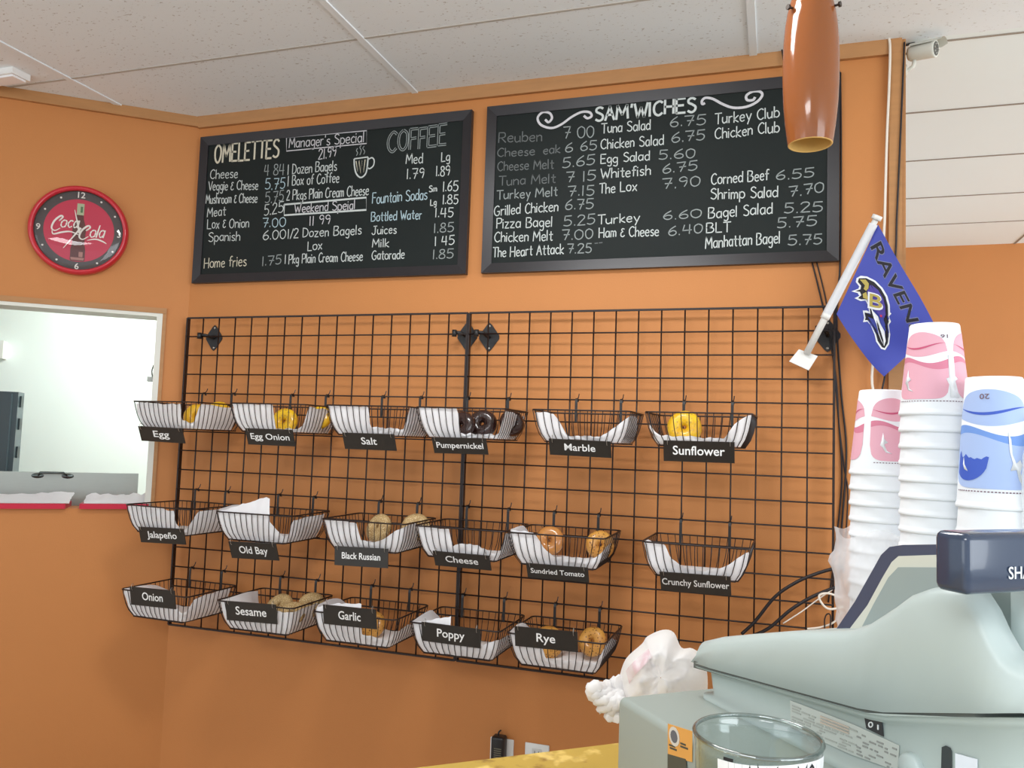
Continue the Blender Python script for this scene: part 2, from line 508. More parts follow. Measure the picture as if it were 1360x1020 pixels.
struct(mesh(M_WALL).box((5.6, 2.91, ZC / 2), (6.0, .1, ZC)).build('wall_far'))
OS0, OS1, OZ0, OZ1 = .095, 1.7, 1.13, 1.918
m = mesh(M_WALL)
slab(m, 0, OS0, 0, ZC, -.12, 0)
slab(m, OS1, 3.2, 0, ZC, -.12, 0)
slab(m, OS0, OS1, 0, OZ0, -.12, 0)
slab(m, OS0, OS1, OZ1, ZC, -.12, 0)
struct(m.build('wall_left'))
# trims
m = mesh(M_WOOD)
m.hexa([Vector(p) for p in ((WX0, WY, ZC - .046), (WX1, WY, ZC - .046), (WX1, WY - .016, ZC - .046), (WX0 + .005, WY - .016, ZC - .046),
                            (WX0, WY, ZC), (WX1, WY, ZC), (WX1, WY - .022, ZC), (WX0 + .005, WY - .022, ZC))])
struct(m.build('trim_1'))
m = mesh(M_WOOD)
slab(m, 0, 3.2, ZC - .042, ZC, 0, .018)
struct(m.build('trim_2'))
m = mesh(M_WOOD)
m.box((WX1 - .018, WY - .009, (ZC - .046) / 2), (.038, .018, ZC - .046))
m.box((WX1 + .006, WY + .06, ZC / 2), (.012, .14, ZC))
struct(m.build('trim_3'))
m = mesh(M_WOOD)
slab(m, OS0 - .014, OS1, OZ1, OZ1 + .022, 0, .008)
slab(m, OS0 - .014, OS0, OZ0, OZ1, 0, .005)
struct(m.build('trim_4'))
m = mesh(M_JAMB)
slab(m, OS0, OS0 + .022, OZ0, OZ1, -.13, .004)
slab(m, OS0 + .022, OS1, OZ1 - .014, OZ1, -.13, .004)
struct(m.build('trim_5'))
# kitchen behind the opening
for nm_, a_ in (('wall_kitchen', (-.9, 3.6, 0, ZC, -2.3, -2.2)), ('wall_kitchen_left', (3.5, 3.6, 0, ZC, -2.2, -.13)), ('wall_kitchen_right', (-.9, -.8, 0, ZC, -2.2, -.35))):
    m = mesh(M_KITCH); slab(m, *a_); struct(m.build(nm_))
m = mesh(M_KITCH)
slab(m, -.9, 3.6, ZC, ZC + .05, -2.3, -.12)
struct(m.build('ceiling_kitchen'))
kl = area('kitchen_tubes', LW(-.1, ZC - .25, -1.2), LW(-.1, 1.3, -2.2), .9, .5, 24, (.93, 1.0, .97))

# =================================================================== GRID PANELS
C = .0762
GZ = CAM.z + .4512            # top of the panels
def GP(c, r, y=0): return Vector((c * C, y, GZ - r * C))
for k, lab in ((0, 'black wire grid panel holding the egg, salt and onion baskets, nearer the corner'),
               (1, 'black wire grid panel holding the marble and sunflower baskets, nearer the flag')):
    c0 = 16 * k + (.05 if k else 0); c1 = 16 * (k + 1) - (0 if k else .05)
    t = thing('wire_grid_panel', GP((c0 + c1) / 2, 16), lab, 'wire panel', 'wire grid panels on the back wall')
    m = mesh(M_BLACKWIRE, True)
    for i in range(1, 16):
        m.tube([GP(16 * k + i, 0), GP(16 * k + i, 16)], .0028, 6)
    m.build('vertical_wires', t)
    m = mesh(M_BLACKWIRE, True)
    for j in range(1, 16):
        m.tube([GP(c0, j, -.0048), GP(c1, j, -.0048)], .0028, 6)
    m.build('horizontal_wires', t)
    m = mesh(M_BLACKWIRE)
    for c in (c0, c1):
        m.box(GP(c, 8, .003), (.0065, .017, 16 * C))
    for r_ in (0, 16):
        m.box(GP((c0 + c1) / 2, r_, 0), ((c1 - c0) * C, .008, .0065))
    m.build('frame', t)

def bracket(px, py, lab, arm=True):
    p = on_y(px, py, WY)
    t = thing('wall_bracket', (p.x, WY, p.z), lab, 'bracket', 'diamond wall brackets of the wire panels')
    m = mesh(M_BLACKPL)
    d = [(0, .052), (.009, .045), (.038, .006), (.038, -.006), (.009, -.045), (0, -.052), (-.009, -.045), (-.038, -.006), (-.038, .006), (-.009, .045)]
    m.prism(d, lambda x, y, q: Vector((p.x + x, WY - q, p.z + y)), 0, .004)
    m.build('plate', t)
    m = mesh(M_BLACKPL, True)
    zz = GZ - C
    m.tube([(p.x, WY - .003, p.z), (p.x, WY - .022, p.z), (p.x - .012, -.002, zz + .006), (p.x - .03, -.011, zz + .006)], .006, 8)
    m.tube([(p.x - .03, -.014, zz + .014), (p.x - .03, -.014, zz - .010)], .009, 8)
    m.build('clamp_arm', t)
    for dx, dz in ((0, .04), (0, -.04)):
        m = mesh(M_SCREW, True)
        m.lathe([(0.0001, .0025), (.003, .002), (.0045, 0)], 10, lambda q: Vector((p.x + dx + q.x, WY - .004 - q.z, p.z + dz + q.y)))
        m.build('screw', t)
bracket(285, 449, 'black diamond wall bracket at the top left corner of the wire panels')
bracket(621, 447, 'black diamond wall bracket behind the joint of the two wire panels')
bracket(650, 448, 'black diamond wall bracket just right of the joint of the two panels')
bracket(1099, 446, 'black diamond wall bracket behind the flag pole')

# =================================================================== BASKETS
BW, BD, BH = .306, .268, .098
def rrect(w, y0, y1, r, n=4):
    pts = []
    for (cx, cy, a0) in ((w / 2 - r, y1 - r, 0), (-w / 2 + r, y1 - r, 90), (-w / 2 + r, y0 + r, 180), (w / 2 - r, y0 + r, 270)):
        for k in range(n + 1):
            a = math.radians(a0 + 90 * k / n)
            pts.append(Vector((cx + r * math.cos(a), cy + r * math.sin(a), 0)))
    return pts
def wallpt(side, u, v):
    """point on the basket's wall sheet; side front/left/right/back, u along, v 0 bottom..1 rim"""
    ins = .018 * (1 - min(v, 1)) + .016 * (1 - min(v, 1)) ** 4 if v <= 1 else -.01 * (v - 1)
    z = -BH * (1 - v)
    hw = BW / 2 - ins
    yf = -BD + ins * .9
    yb = -.012 * (1 - v) - .001
    if side == 'front': return Vector((-hw + 2 * hw * u, yf, z))
    if side == 'left': return Vector((-hw, yb + (yf - yb) * u, z))
    if side == 'right': return Vector((hw, yb + (yf - yb) * u, z))
    return Vector((-hw + 2 * hw * u, yb, z))
def make_basket():
    t = thing('wire_basket', (0, 0, 0), 'basket', 'basket', 'wire bagel baskets on the grid panels')
    m = mesh(M_BLACKWIRE, True)
    m.tube(rrect(BW, -BD, 0, .018), .0026, 6, closed=True)
    m.build('rim', t)
    m = mesh(M_BLACKWIRE, True)
    n = 13
    for i in range(n):
        u = (i + .5) / n
        f = [wallpt('front', u, 1 - k / 4) for k in range(5)]
        b = [wallpt('back', u, k / 4) for k in range(5)]
        m.tube(f + [Vector((b[0].x, b[0].y - .008, -BH))] + b[1:], .00135, 5)
    n = 12
    for i in range(n):
        u = (i + .5) / n
        l = [wallpt('left', u, 1 - k / 4) for k in range(5)]
        r_ = [wallpt('right', u, k / 4) for k in range(5)]
        m.tube(l + r_, .00135, 5)
    b = [wallpt('left', .02, 0), wallpt('front', .03, 0), wallpt('front', .97, 0), wallpt('right', .02, 0)]
    m.tube(b, .002, 6, closed=True)
    m.build('wire_cage', t)
    for sx in (-1, 1):
        m = mesh(M_BLACKPL)
        x = sx * .0762
        w = .0045
        path = [(-.003, -.03), (-.003, .038), (-.001, .0475), (.006, .052), (.0135, .050), (.0155, .040)]
        rows = [[Vector((x - w, y - .001, z)), Vector((x + w, y - .001, z)), Vector((x + w, y + .001, z)), Vector((x - w, y + .001, z))] for y, z in path]
        m.grid(rows, True)
        m.tube([(x, .010, .050), (x + .003, .016, .056), (x + .004, .020, .068)], .0018, 5)
        m.build('hook', t)
    return t

ROWS = {1: 4, 2: 9, 3: 13}
# name, row, hook pixels, hook y pixel
BAS = [('egg', 1, 269, 311), ('egg onion', 1, 388, 434), ('salt', 1, 510, 558), ('pumpernickel', 1, 623, 674), ('marble', 1, 767.5, 824), ('sunflower', 1, 909, 972.5),
       ('jalapeno', 2, 259, 303), ('old bay', 2, 371.6, 417), ('black russian', 2, 506, 554), ('cheese', 2, 622, 675), ('sundried tomato', 2, 738, 794), ('crunchy sunflower', 2, 905.5, 968.5),
       ('onion', 3, 254, 297), ('sesame', 3, 375, 420), ('garlic', 3, 496, 543.5), ('poppy', 3, 616, 670), ('rye', 3, 738, 797)]
def row_y(x, r):       # photo y of panel row r near photo x
    lo, hi = 300.0, 1000.0
    for _ in range(40):
        mid = (lo + hi) / 2
        if on_y(x, mid, 0).z > GZ - r * C: lo = mid
        else: hi = mid
    return lo
BC = {}
BRZ = {'egg': -6, 'jalapeno': -5, 'onion': -2.5, 'sunflower': -2, 'crunchy sunflower': -1.5, 'rye': -1}
proto = make_basket()
BINFO = {'egg': 'with two yellow bagels', 'egg onion': 'with yellow bagels', 'salt': 'empty but for paper', 'pumpernickel': 'with dark brown bagels', 'marble': 'empty but for paper',
         'sunflower': 'with one yellow bagel', 'jalapeno': 'empty but for paper', 'old bay': 'empty but for a tall flap of paper', 'black russian': 'with two seeded bagels', 'cheese': 'empty but for paper',
         'sundried tomato': 'with two shiny brown bagels', 'crunchy sunflower': 'empty but for paper, apart at the right', 'onion': 'empty but for paper', 'sesame': 'with three seeded bagels',
         'garlic': 'with one bagel behind the sign', 'poppy': 'empty but for paper', 'rye': 'with two tan bagels'}
first = True
for nm, rw, xa, xb in BAS:
    r_ = ROWS[rw]
    xc = (on_y(xa, row_y(xa, r_), -.008).x + on_y(xb, row_y(xb, r_), -.008).x) / 2
    loc = Vector((xc, -.0125, GZ - r_ * C - .047))
    BC[nm] = loc
    lab = 'black wire basket ' + BINFO[nm] + ', marked ' + nm
    if first:
        proto.location = loc; proto['label'] = lab; first = False; proto.rotation_euler.z = math.radians(BRZ.get(nm, 0))
    else:
        copy_tree(proto, loc, math.radians(BRZ.get(nm, 0)), lab)

# =================================================================== PAPER LINERS
# wall heights (0..1 of basket height) along left wall back->front, along front left->right, along right wall front->back
LIN = {
 'egg': ([.3, .6, .8, .9], [(0, .88), (.1, .95), (.80, .90), (.83, .35), (1, .25)], [(0, .3), (.1, .9), (.14, .97), (1, .85)]),
 'egg onion': ([.6, .9, 1, 1], [(0, 1), (.60, .98), (.62, .15), (1, .15)], [(.03, .25), (.12, .95), (1, .85)]),
 'salt': ([.6, .9, 1, 1], [(0, 1), (.53, .98), (.55, .3), (1, .26)], [(0, .3), (.08, 1), (1, .9)]),
 'pumpernickel': ([.6, .9, 1, 1], [(0, 1), (.48, .97), (.50, .18), (1, .16)], [(0, .25), (.05, .95), (1, .85)]),
 'marble': ([.5, .8, .9, .9], [(0, .92), (.2, .9), (.26, .6), (.32, .22), (.75, .2), (.9, .5), (1, .8)], [(0, .85), (.5, .9), (.8, .8), (1, .5)]),
 'sunflower': ([.2, .3, .4, .6], [(0, .45), (.1, .3), (.8, .28), (.88, .7), (1, 1)], [(0, 1), (1, .9)]),
 'jalapeno': ([.5, .8, .9, .95], [(0, .95), (.80, .9), (.83, .45), (.95, .2), (1, .2)], [(0, .3), (.2, .9), (1, .9)]),
 'old bay': ([.6, 1.1, 1.2, 1.1], [(0, 1.0), (.3, 1.3), (.66, 1.6), (.72, 1.55), (.75, .75), (.95, .28), (1, .28)], [(0, .3), (.06, .85), (1, .92)]),
 'black russian': ([.5, .8, .9, .95], [(0, .95), (.42, .95), (.47, .35), (.65, .3), (.8, .5), (1, .88)], [(0, .92), (.4, .95), (1, .7)]),
 'cheese': ([.5, .8, .9, .95], [(0, .98), (.38, .95), (.40, .4), (.5, .52), (.75, .5), (.9, .3), (1, .25)], [(0, .3), (.08, .92), (1, .7)]),
 'sundried tomato': ([.7, 1.05, 1.1, 1.1], [(0, 1.08), (.26, 1.05), (.36, .6), (.46, .35), (.9, .35), (1, .45)], [(0, .55), (.5, .75), (1, .5)]),
 'crunchy sunflower': ([.5, .8, 1.0, 1.0], [(0, .97), (.2, .93), (.24, .6), (.34, .35), (.6, .26), (.8, .42), (.95, .75), (1, .9)], [(0, .9), (1, .6)]),
 'onion': ([.6, .95, 1, 1], [(0, 1.02), (.2, 1.05), (.72, 1.02), (.76, .75), (.95, .4), (1, .4)], [(0, .45), (.14, .85), (.5, .95), (1, .98)]),
 'sesame': ([.95, 1, 1, 1], [(0, 1), (.1, 1), (.3, .85), (.9, .85), (1, .85)], [(0, .85), (1, .92)]),
 'garlic': ([.8, 1.15, 1.25, 1.2], [(0, 1.15), (.2, 1.3), (.58, 1.38), (.61, .4), (1, .3)], [(0, .5), (.5, .6), (1, .4)]),
 'poppy': ([.7, 1.1, 1.1, 1], [(0, 1), (.15, 1.08), (.44, 1.3), (.47, .4), (.8, .4), (.9, .6), (1, .7)], [(0, .7), (.4, .65), (1, .4)]),
 'rye': ([.6, 1.0, 1.1, 1], [(0, 1), (.1, 1.1), (.33, 1.06), (.38, .3), (1, .38)], [(0, .8), (.5, .9), (1, .6)]),
}
def bp(L, u):
    if u <= L[0][0]: return L[0][1]
    for (a, ha), (b, hb) in zip(L, L[1:]):
        if u <= b: return ha + (hb - ha) * (u - a) / max(b - a, 1e-6)
    return L[-1][1]
def lerp_list(L, u):
    x = u * (len(L) - 1); i = min(int(x), len(L) - 2); return L[i] + (L[i + 1] - L[i]) * (x - i)
def make_liner(nm, seed):
    left, front, right = LIN[nm]
    rnd = random.Random(seed)
    loc = BC[nm]
    RZ = Matrix.Rotation(math.radians(BRZ.get(nm, 0)), 3, 'Z')
    path = []
    for k in range(8): path.append(('left', .12 + .83 * k / 7, lerp_list(left, k / 7)))
    for k in range(1, 64): path.append(('front', .02 + .96 * k / 64, bp(front, k / 64)))
    for k in range(24): path.append(('right', .97 - .85 * k / 23, bp(right, k / 23)))
    NV = 7
    rows = []
    cen = Vector((0, -BD / 2, 0))
    for i, (sd, u, h) in enumerate(path):
        row = []
        h = max(.12, h + .05 * noise.noise(Vector((i * .22, seed * 2.3, 0))))
        for k in range(NV):
            v = .035 + (h - .035) * k / (NV - 1)
            p = wallpt(sd, u, v)
            inw = (cen - p); inw.z = 0; inw.normalize()
            w = .0045 + .004 * noise.noise(Vector((i * .14, k * .5, seed * 3.7)))
            if v > 1: w += (v - 1) * .05
            p = p + inw * w
            row.append(p)
        rows.append(row)
    m = mesh(M_PAPER, True)
    m.grid([[loc + RZ @ p for p in r] for r in rows])
    # floor of the sheet: fan strips from the left wall foot to the right wall foot
    NX, NY = 14, 8
    fl = []
    for i in range(NX + 1):
        fl.append([])
        for j in range(NY + 1):
            a = wallpt('left', .12 + .86 * j / NY, .035); b = wallpt('right', .12 + .86 * j / NY, .035)
            p = a + (b - a) * (i / NX)
            p.x *= .965; p.y += .004 * (j / NY)
            edge = min(i, NX - i, NY - j) == 0
            if not edge: p.z += .003 + .005 * noise.noise(Vector((i * .5, j * .5, seed)))
            fl[-1].append(loc + RZ @ p)
    m.grid(fl)
    o = m.build('basket_liner')
    tag(o, 'white paper sheet lining the wire basket marked ' + nm, 'paper', 'paper liners in the baskets')
for i, b in enumerate(BAS): make_liner(b[0], i + 1)

# =================================================================== SIGNS
SG = [('egg', 'Egg', (184, 565), (241, 570), (247, 588), (188, 586), .36), ('egg onion', 'Egg Onion', (325.7, 568.7), (388.5, 571), (392.7, 592.8), (330, 590), .82),
      ('salt', 'Salt', (455, 574.4), (523, 577), (527.5, 598.5), (458, 596), .30), ('pumpernickel', 'Pumpernickel', (573.4, 580), (645.4, 583), (649, 603), (577, 602), .86),
      ('marble', 'Marble', (728.7, 583), (811, 586), (812.5, 608.7), (730.7, 603), .5), ('sunflower', 'Sunflower', (881, 585), (975.7, 587), (975.7, 615.5), (881.5, 611.7), .73),
      ('jalapeno', 'Jalape\u00f1o', (184.7, 699.7), (243.4, 702.4), (247.5, 723.4), (187, 719.7), .66), ('old bay', 'Old Bay', (304, 719), (366.5, 722), (371, 744.6), (307.8, 740.5), .6),
      ('black russian', 'Black Russian', (445, 725.4), (516, 728.5), (515, 755), (444.3, 750), .72), ('cheese', 'Cheese', (574.8, 732), (649.6, 737.8), (653, 758), (578.5, 750), .58),
      ('sundried tomato', 'Sundried Tomato', (699, 748.8), (780.7, 753), (782.7, 774.5), (701, 765.5), .87), ('crunchy sunflower', 'Crunchy Sunflower', (875.9, 759.8), (969.8, 765.5), (971.9, 791.8), (878.4, 783.5), .95),
      ('onion', 'Onion', (172.6, 778.8), (231.8, 784.7), (234, 809), (174.4, 802.8), .46), ('sesame', 'Sesame', (300, 798), (367.5, 803), (367.5, 829), (301.3, 823), .61),
      ('garlic', 'Garlic', (429, 802.8), (500, 809.7), (500, 836), (430.5, 828), .42), ('poppy', 'Poppy', (560, 825.6), (638, 836), (638.7, 861), (560.7, 850.7), .47),
      ('rye', 'Rye', (683.7, 832), (767, 839), (767.6, 866.6), (684.2, 857), .3)]
for nm, txt, tl, tr, br, bl, tw in SG:
    rw = [b for b in BAS if b[0] == nm][0][1]
    yt = BC[nm].y - BD + (.010 if rw < 3 else -.008)
    a, b = on_y(*tl, yt), on_y(*tr, yt)
    mx = (a.x + b.x) / 2
    lo, hi = -.05, .08
    for _ in range(40):
        dy = (lo + hi) / 2
        x = (on_y(*bl, yt + dy).x + on_y(*br, yt + dy).x) / 2
        if (x < mx) == ((on_y(*bl, yt + .08).x + on_y(*br, yt + .08).x) > 2 * mx): lo = dy
        else: hi = dy
    dy = max(-.02, min(.045, dy))
    if rw == 3: dy = .012
    c, d = on_y(*br, yt + dy), on_y(*bl, yt + dy)
    top = (a + b) / 2; bot = (c + d) / 2
    ux = ((b - a) + (c - d)).normalized()
    up = (top - bot); h = up.length; up = (up - ux * up.dot(ux)).normalized()
    nrm = ux.cross(up)            # towards the room
    if nrm.y > 0: nrm = -nrm
    w = ((b - a).length + (c - d).length) / 2
    cen = (top + bot) / 2
    T = lambda x, y, q, cen=cen, ux=ux, up=up, nrm=nrm: cen + ux * x + up * y + nrm * q
    t = thing('basket_sign', bot, 'black plastic sign reading %s in white letters' % txt, 'sign', 'flavour signs on the baskets')
    m = mesh(M_SIGN); m.prism([(-w / 2, -h / 2), (w / 2, -h / 2), (w / 2, h / 2), (-w / 2, h / 2)], T, -.0015, .0015); m.build('plate', t)
    m = mesh(M_SIGNTXT)
    cap = h * (.42 if tw < .8 else .36)
    if txt in ('Black Russian', 'Sundried Tomato', 'Crunchy Sunflower'): cap = h * .33
    W_ = w * tw
    put_text(m, txt, T, -W_ / 2 + (0.0), -cap * .38, W_, cap, .0022)
    m.build('lettering', t)
    for sx in (-1, 1):
        m = mesh(M_SCREW, True)
        x = sx * w * .44
        m.tube([T(x, h / 2 - .012, .002), T(x, h / 2 - .008, .005), T(x, h / 2 + .006, .005), T(x, h / 2 + .012, -.001), T(x, h / 2 + .006, -.006), T(x, h / 2 - .008, -.005)], .0008, 5, closed=True)
        m.build('ring', t)

# =================================================================== BAGELS
def bagel_mat(name, rgb, rgb2, rough, coat, seeds=None):
    m = mat(name, rgb, rough, coat=coat, noise_amt=.15, noise_scale=45, bump=.25, bump_scale=90)
    speckle(m, rgb2, 28, .35, .6, .6, kind='NOISE')
    if seeds: speckle(m, seeds[0], seeds[1], .22, .34, .95)
    return m
BM = {'yellow': bagel_mat('bagel_egg', (232, 184, 36), (206, 140, 20), .3, .3), 'dark': bagel_mat('bagel_dark', (52, 30, 26), (34, 20, 18), .25, .5),
      'seed': bagel_mat('bagel_seeded', (176, 146, 98), (140, 108, 64), .6, 0, ((234, 218, 176), 240)), 'brown': bagel_mat('bagel_brown', (186, 126, 66), (160, 98, 44), .22, .5),
      'tan': bagel_mat('bagel_tan', (206, 150, 70), (176, 112, 44), .35, .2, ((120, 74, 30), 120)), 'seedy': bagel_mat('bagel_sunflower', (234, 190, 34), (200, 140, 20), .35, .25, ((190, 150, 60), 90))}
def bagel(px, py, y, kind, lab, nrm=(0, -1, .6), R=.047, seed=0):
    c = on_y(px, py, y)
    n = Vector(nrm).normalized()
    q = n.to_track_quat('Z', 'Y').to_matrix()
    m = mesh(BM[kind], True)
    rr, rows = R * .46, []
    for i in range(28):
        a = 2 * math.pi * i / 28; row = []
        for k in range(14):
            b = 2 * math.pi * k / 14
            w = 1 + .08 * noise.noise(Vector((math.cos(a) * 1.3 + seed, math.sin(a) * 1.3, b * .3)))
            d = R - rr * .98 + rr * w * math.cos(b)
            z = rr * .92 * w * math.sin(b)
            row.append(c + q @ Vector((d * math.cos(a), d * math.sin(a), z)))
        rows.append(row)
    rows.append(rows[0])
    m.grid(rows, True)
    tag(m.build('bagel'), lab, 'bagel', 'bagels in the baskets')
def by(nm, f): return BC[nm].y - BD * f
bagel(262, 554, by('egg', .62), 'yellow', 'yellow bagel standing in the middle of the egg basket', (.5, -.8, .3), .05, 1)
bagel(289, 548, by('egg', .30), 'yellow', 'yellow bagel half hidden behind paper at the right of the egg basket', (.3, -.8, .5), .047, 2)
bagel(378, 560, by('egg onion', .5), 'seedy', 'yellow bagel facing forward in the middle of the egg onion basket', (.1, -1, .25), .049, 3)
bagel(424, 555, by('egg onion', .35), 'yellow', 'yellow bagel peeking over the paper at the right of the egg onion basket', (.2, -1, .5), .046, 4)
bagel(613, 565, by('pumpernickel', .62), 'dark', 'dark brown bagel at the left of the pumpernickel basket', (-.1, -1, .35), .049, 5)
bagel(641, 563, by('pumpernickel', .42), 'dark', 'dark brown bagel with its hole facing out, in the middle of the pumpernickel basket', (.1, -1, .2), .049, 6)
bagel(680, 562, by('pumpernickel', .40), 'dark', 'dark brown bagel behind the paper at the right of the pumpernickel basket', (.8, -.7, .2), .045, 7)
bagel(909, 568, by('sunflower', .55), 'seedy', 'yellow bagel standing upright in the sunflower basket', (0, -1, .15), .052, 8)
bagel(503, 701, by('black russian', .55), 'seed', 'seeded tan bagel leaning at the left of the black russian basket', (-.35, -.9, .5), .05, 9)
bagel(552, 700, by('black russian', .35), 'seed', 'seeded tan bagel behind the paper at the right of the black russian basket', (.2, -.9, .6), .05, 10)
bagel(730, 718, by('sundried tomato', .55), 'brown', 'shiny orange brown bagel at the left of the sundried tomato basket', (.0, -1, .35), .047, 11)
bagel(797, 724, by('sundried tomato', .4), 'tan', 'tan bagel behind the paper at the right of the sundried tomato basket', (.5, -1, .2), .046, 12)
bagel(371, 806, by('sesame', .4), 'seed', 'seeded bagel at the back left of the sesame basket', (-.2, -.9, .8), .052, 13)
bagel(387, 816, by('sesame', .68), 'seed', 'seeded bagel at the front of the sesame basket behind its sign', (0, -.8, .9), .05, 14)
bagel(414, 803, by('sesame', .33), 'seed', 'seeded bagel at the right of the sesame basket', (.3, -.7, .8), .048, 15)
bagel(494, 830, by('garlic', .55), 'tan', 'tan bagel mostly hidden by the garlic sign', (.1, -.9, .6), .047, 16)
bagel(728, 853, by('rye', .45), 'tan', 'tan bagel mostly hidden by the rye sign', (0, -.9, .5), .052, 17)
bagel(787, 852, by('rye', .42), 'tan', 'tan seeded bagel standing at the right of the rye basket', (-.2, -1, .4), .046, 18)

# =================================================================== CHALKBOARDS
def chalkboard(q, lab):
    yb = WY - .022
    P = [on_y(x, y, yb) for x, y in q]          # TL TR BR BL
    x0 = (P[0].x + P[3].x) / 2; x1 = (P[1].x + P[2].x) / 2; z1 = (P[0].z + P[1].z) / 2; z0 = (P[2].z + P[3].z) / 2
    t = thing('chalkboard', ((x0 + x1) / 2, WY, z0), lab, 'menu board', 'chalkboard menus above the wire panels')
    m = mesh(M_SLATE); m.box(((x0 + x1) / 2, WY - .007, (z0 + z1) / 2), (x1 - x0 - .03, .010, z1 - z0 - .03)); m.build('slate', t)
    m = mesh(M_FRAMEBL)
    fw = .036
    def rail(a, b, c, d):            # outer a-b, inner d-c (x,z)
        m.hexa([Vector((a[0], WY - .001, a[1])), Vector((b[0], WY - .001, b[1])), Vector((c[0], WY - .001, c[1])), Vector((d[0], WY - .001, d[1])),
                Vector((a[0], yb, a[1])), Vector((b[0], yb, b[1])), Vector((c[0], yb + .006, c[1])), Vector((d[0], yb + .006, d[1]))])
    rail((x0, z0), (x1, z0), (x1 - fw, z0 + fw), (x0 + fw, z0 + fw))
    rail((x1, z0), (x1, z1), (x1 - fw, z1 - fw), (x1 - fw, z0 + fw))
    rail((x1, z1), (x0, z1), (x0 + fw, z1 - fw), (x1 - fw, z1 - fw))
    rail((x0, z1), (x0, z0), (x0 + fw, z0 + fw), (x0 + fw, z1 - fw))
    m.build('frame', t)
    return t
YS = WY - .0125
def ST(x, z, q): return Vector((x, YS - q, z))
def chalk(board, text, a, b, cap, material=M_CHALK, w=.0036, outline=False, seed=None):
    p, q = on_y(*a, YS), on_y(*b, YS)
    rnd = random.Random(seed if seed is not None else hash_(text) + int(a[0]))
    st, W_ = strokes(text, rnd)
    L = math.hypot(q.x - p.x, q.z - p.z)
    ux, uz = (q.x - p.x) / L, (q.z - p.z) / L
    k = L / max(W_, 1)
    d0 = on_y(a[0], a[1] - cap, YS)
    ky = (d0.z - p.z) / 10
    m = mesh(material)
    def place(pt): return (p.x + ux * pt[0] * k - uz * pt[1] * ky * .0, p.z + uz * pt[0] * k + pt[1] * ky)
    for s_ in st: m.ribbon([place(pt) for pt in s_], w, ST, .0006)
    if outline:
        m.use(M_SLATE)
        for s_ in st: m.ribbon([place(pt) for pt in s_], w * .42, ST, .0011)
    m.build('chalk_writing', board)
def hash_(s): return sum(ord(c) * (i + 3) for i, c in enumerate(s))
def chalk_line(board, pts, material=M_CHALK, w=.0035, smooth=True, closed=False, name='chalk_drawing'):
    P = [on_y(x, y, YS) for x, y in pts]
    if smooth: P = catmull(P, 5, closed)
    elif closed: P = P
    if closed: P = P + [P[0]]
    m = mesh(material); m.ribbon([(p.x, p.z) for p in P], w, ST, .0006); m.build(name, board)

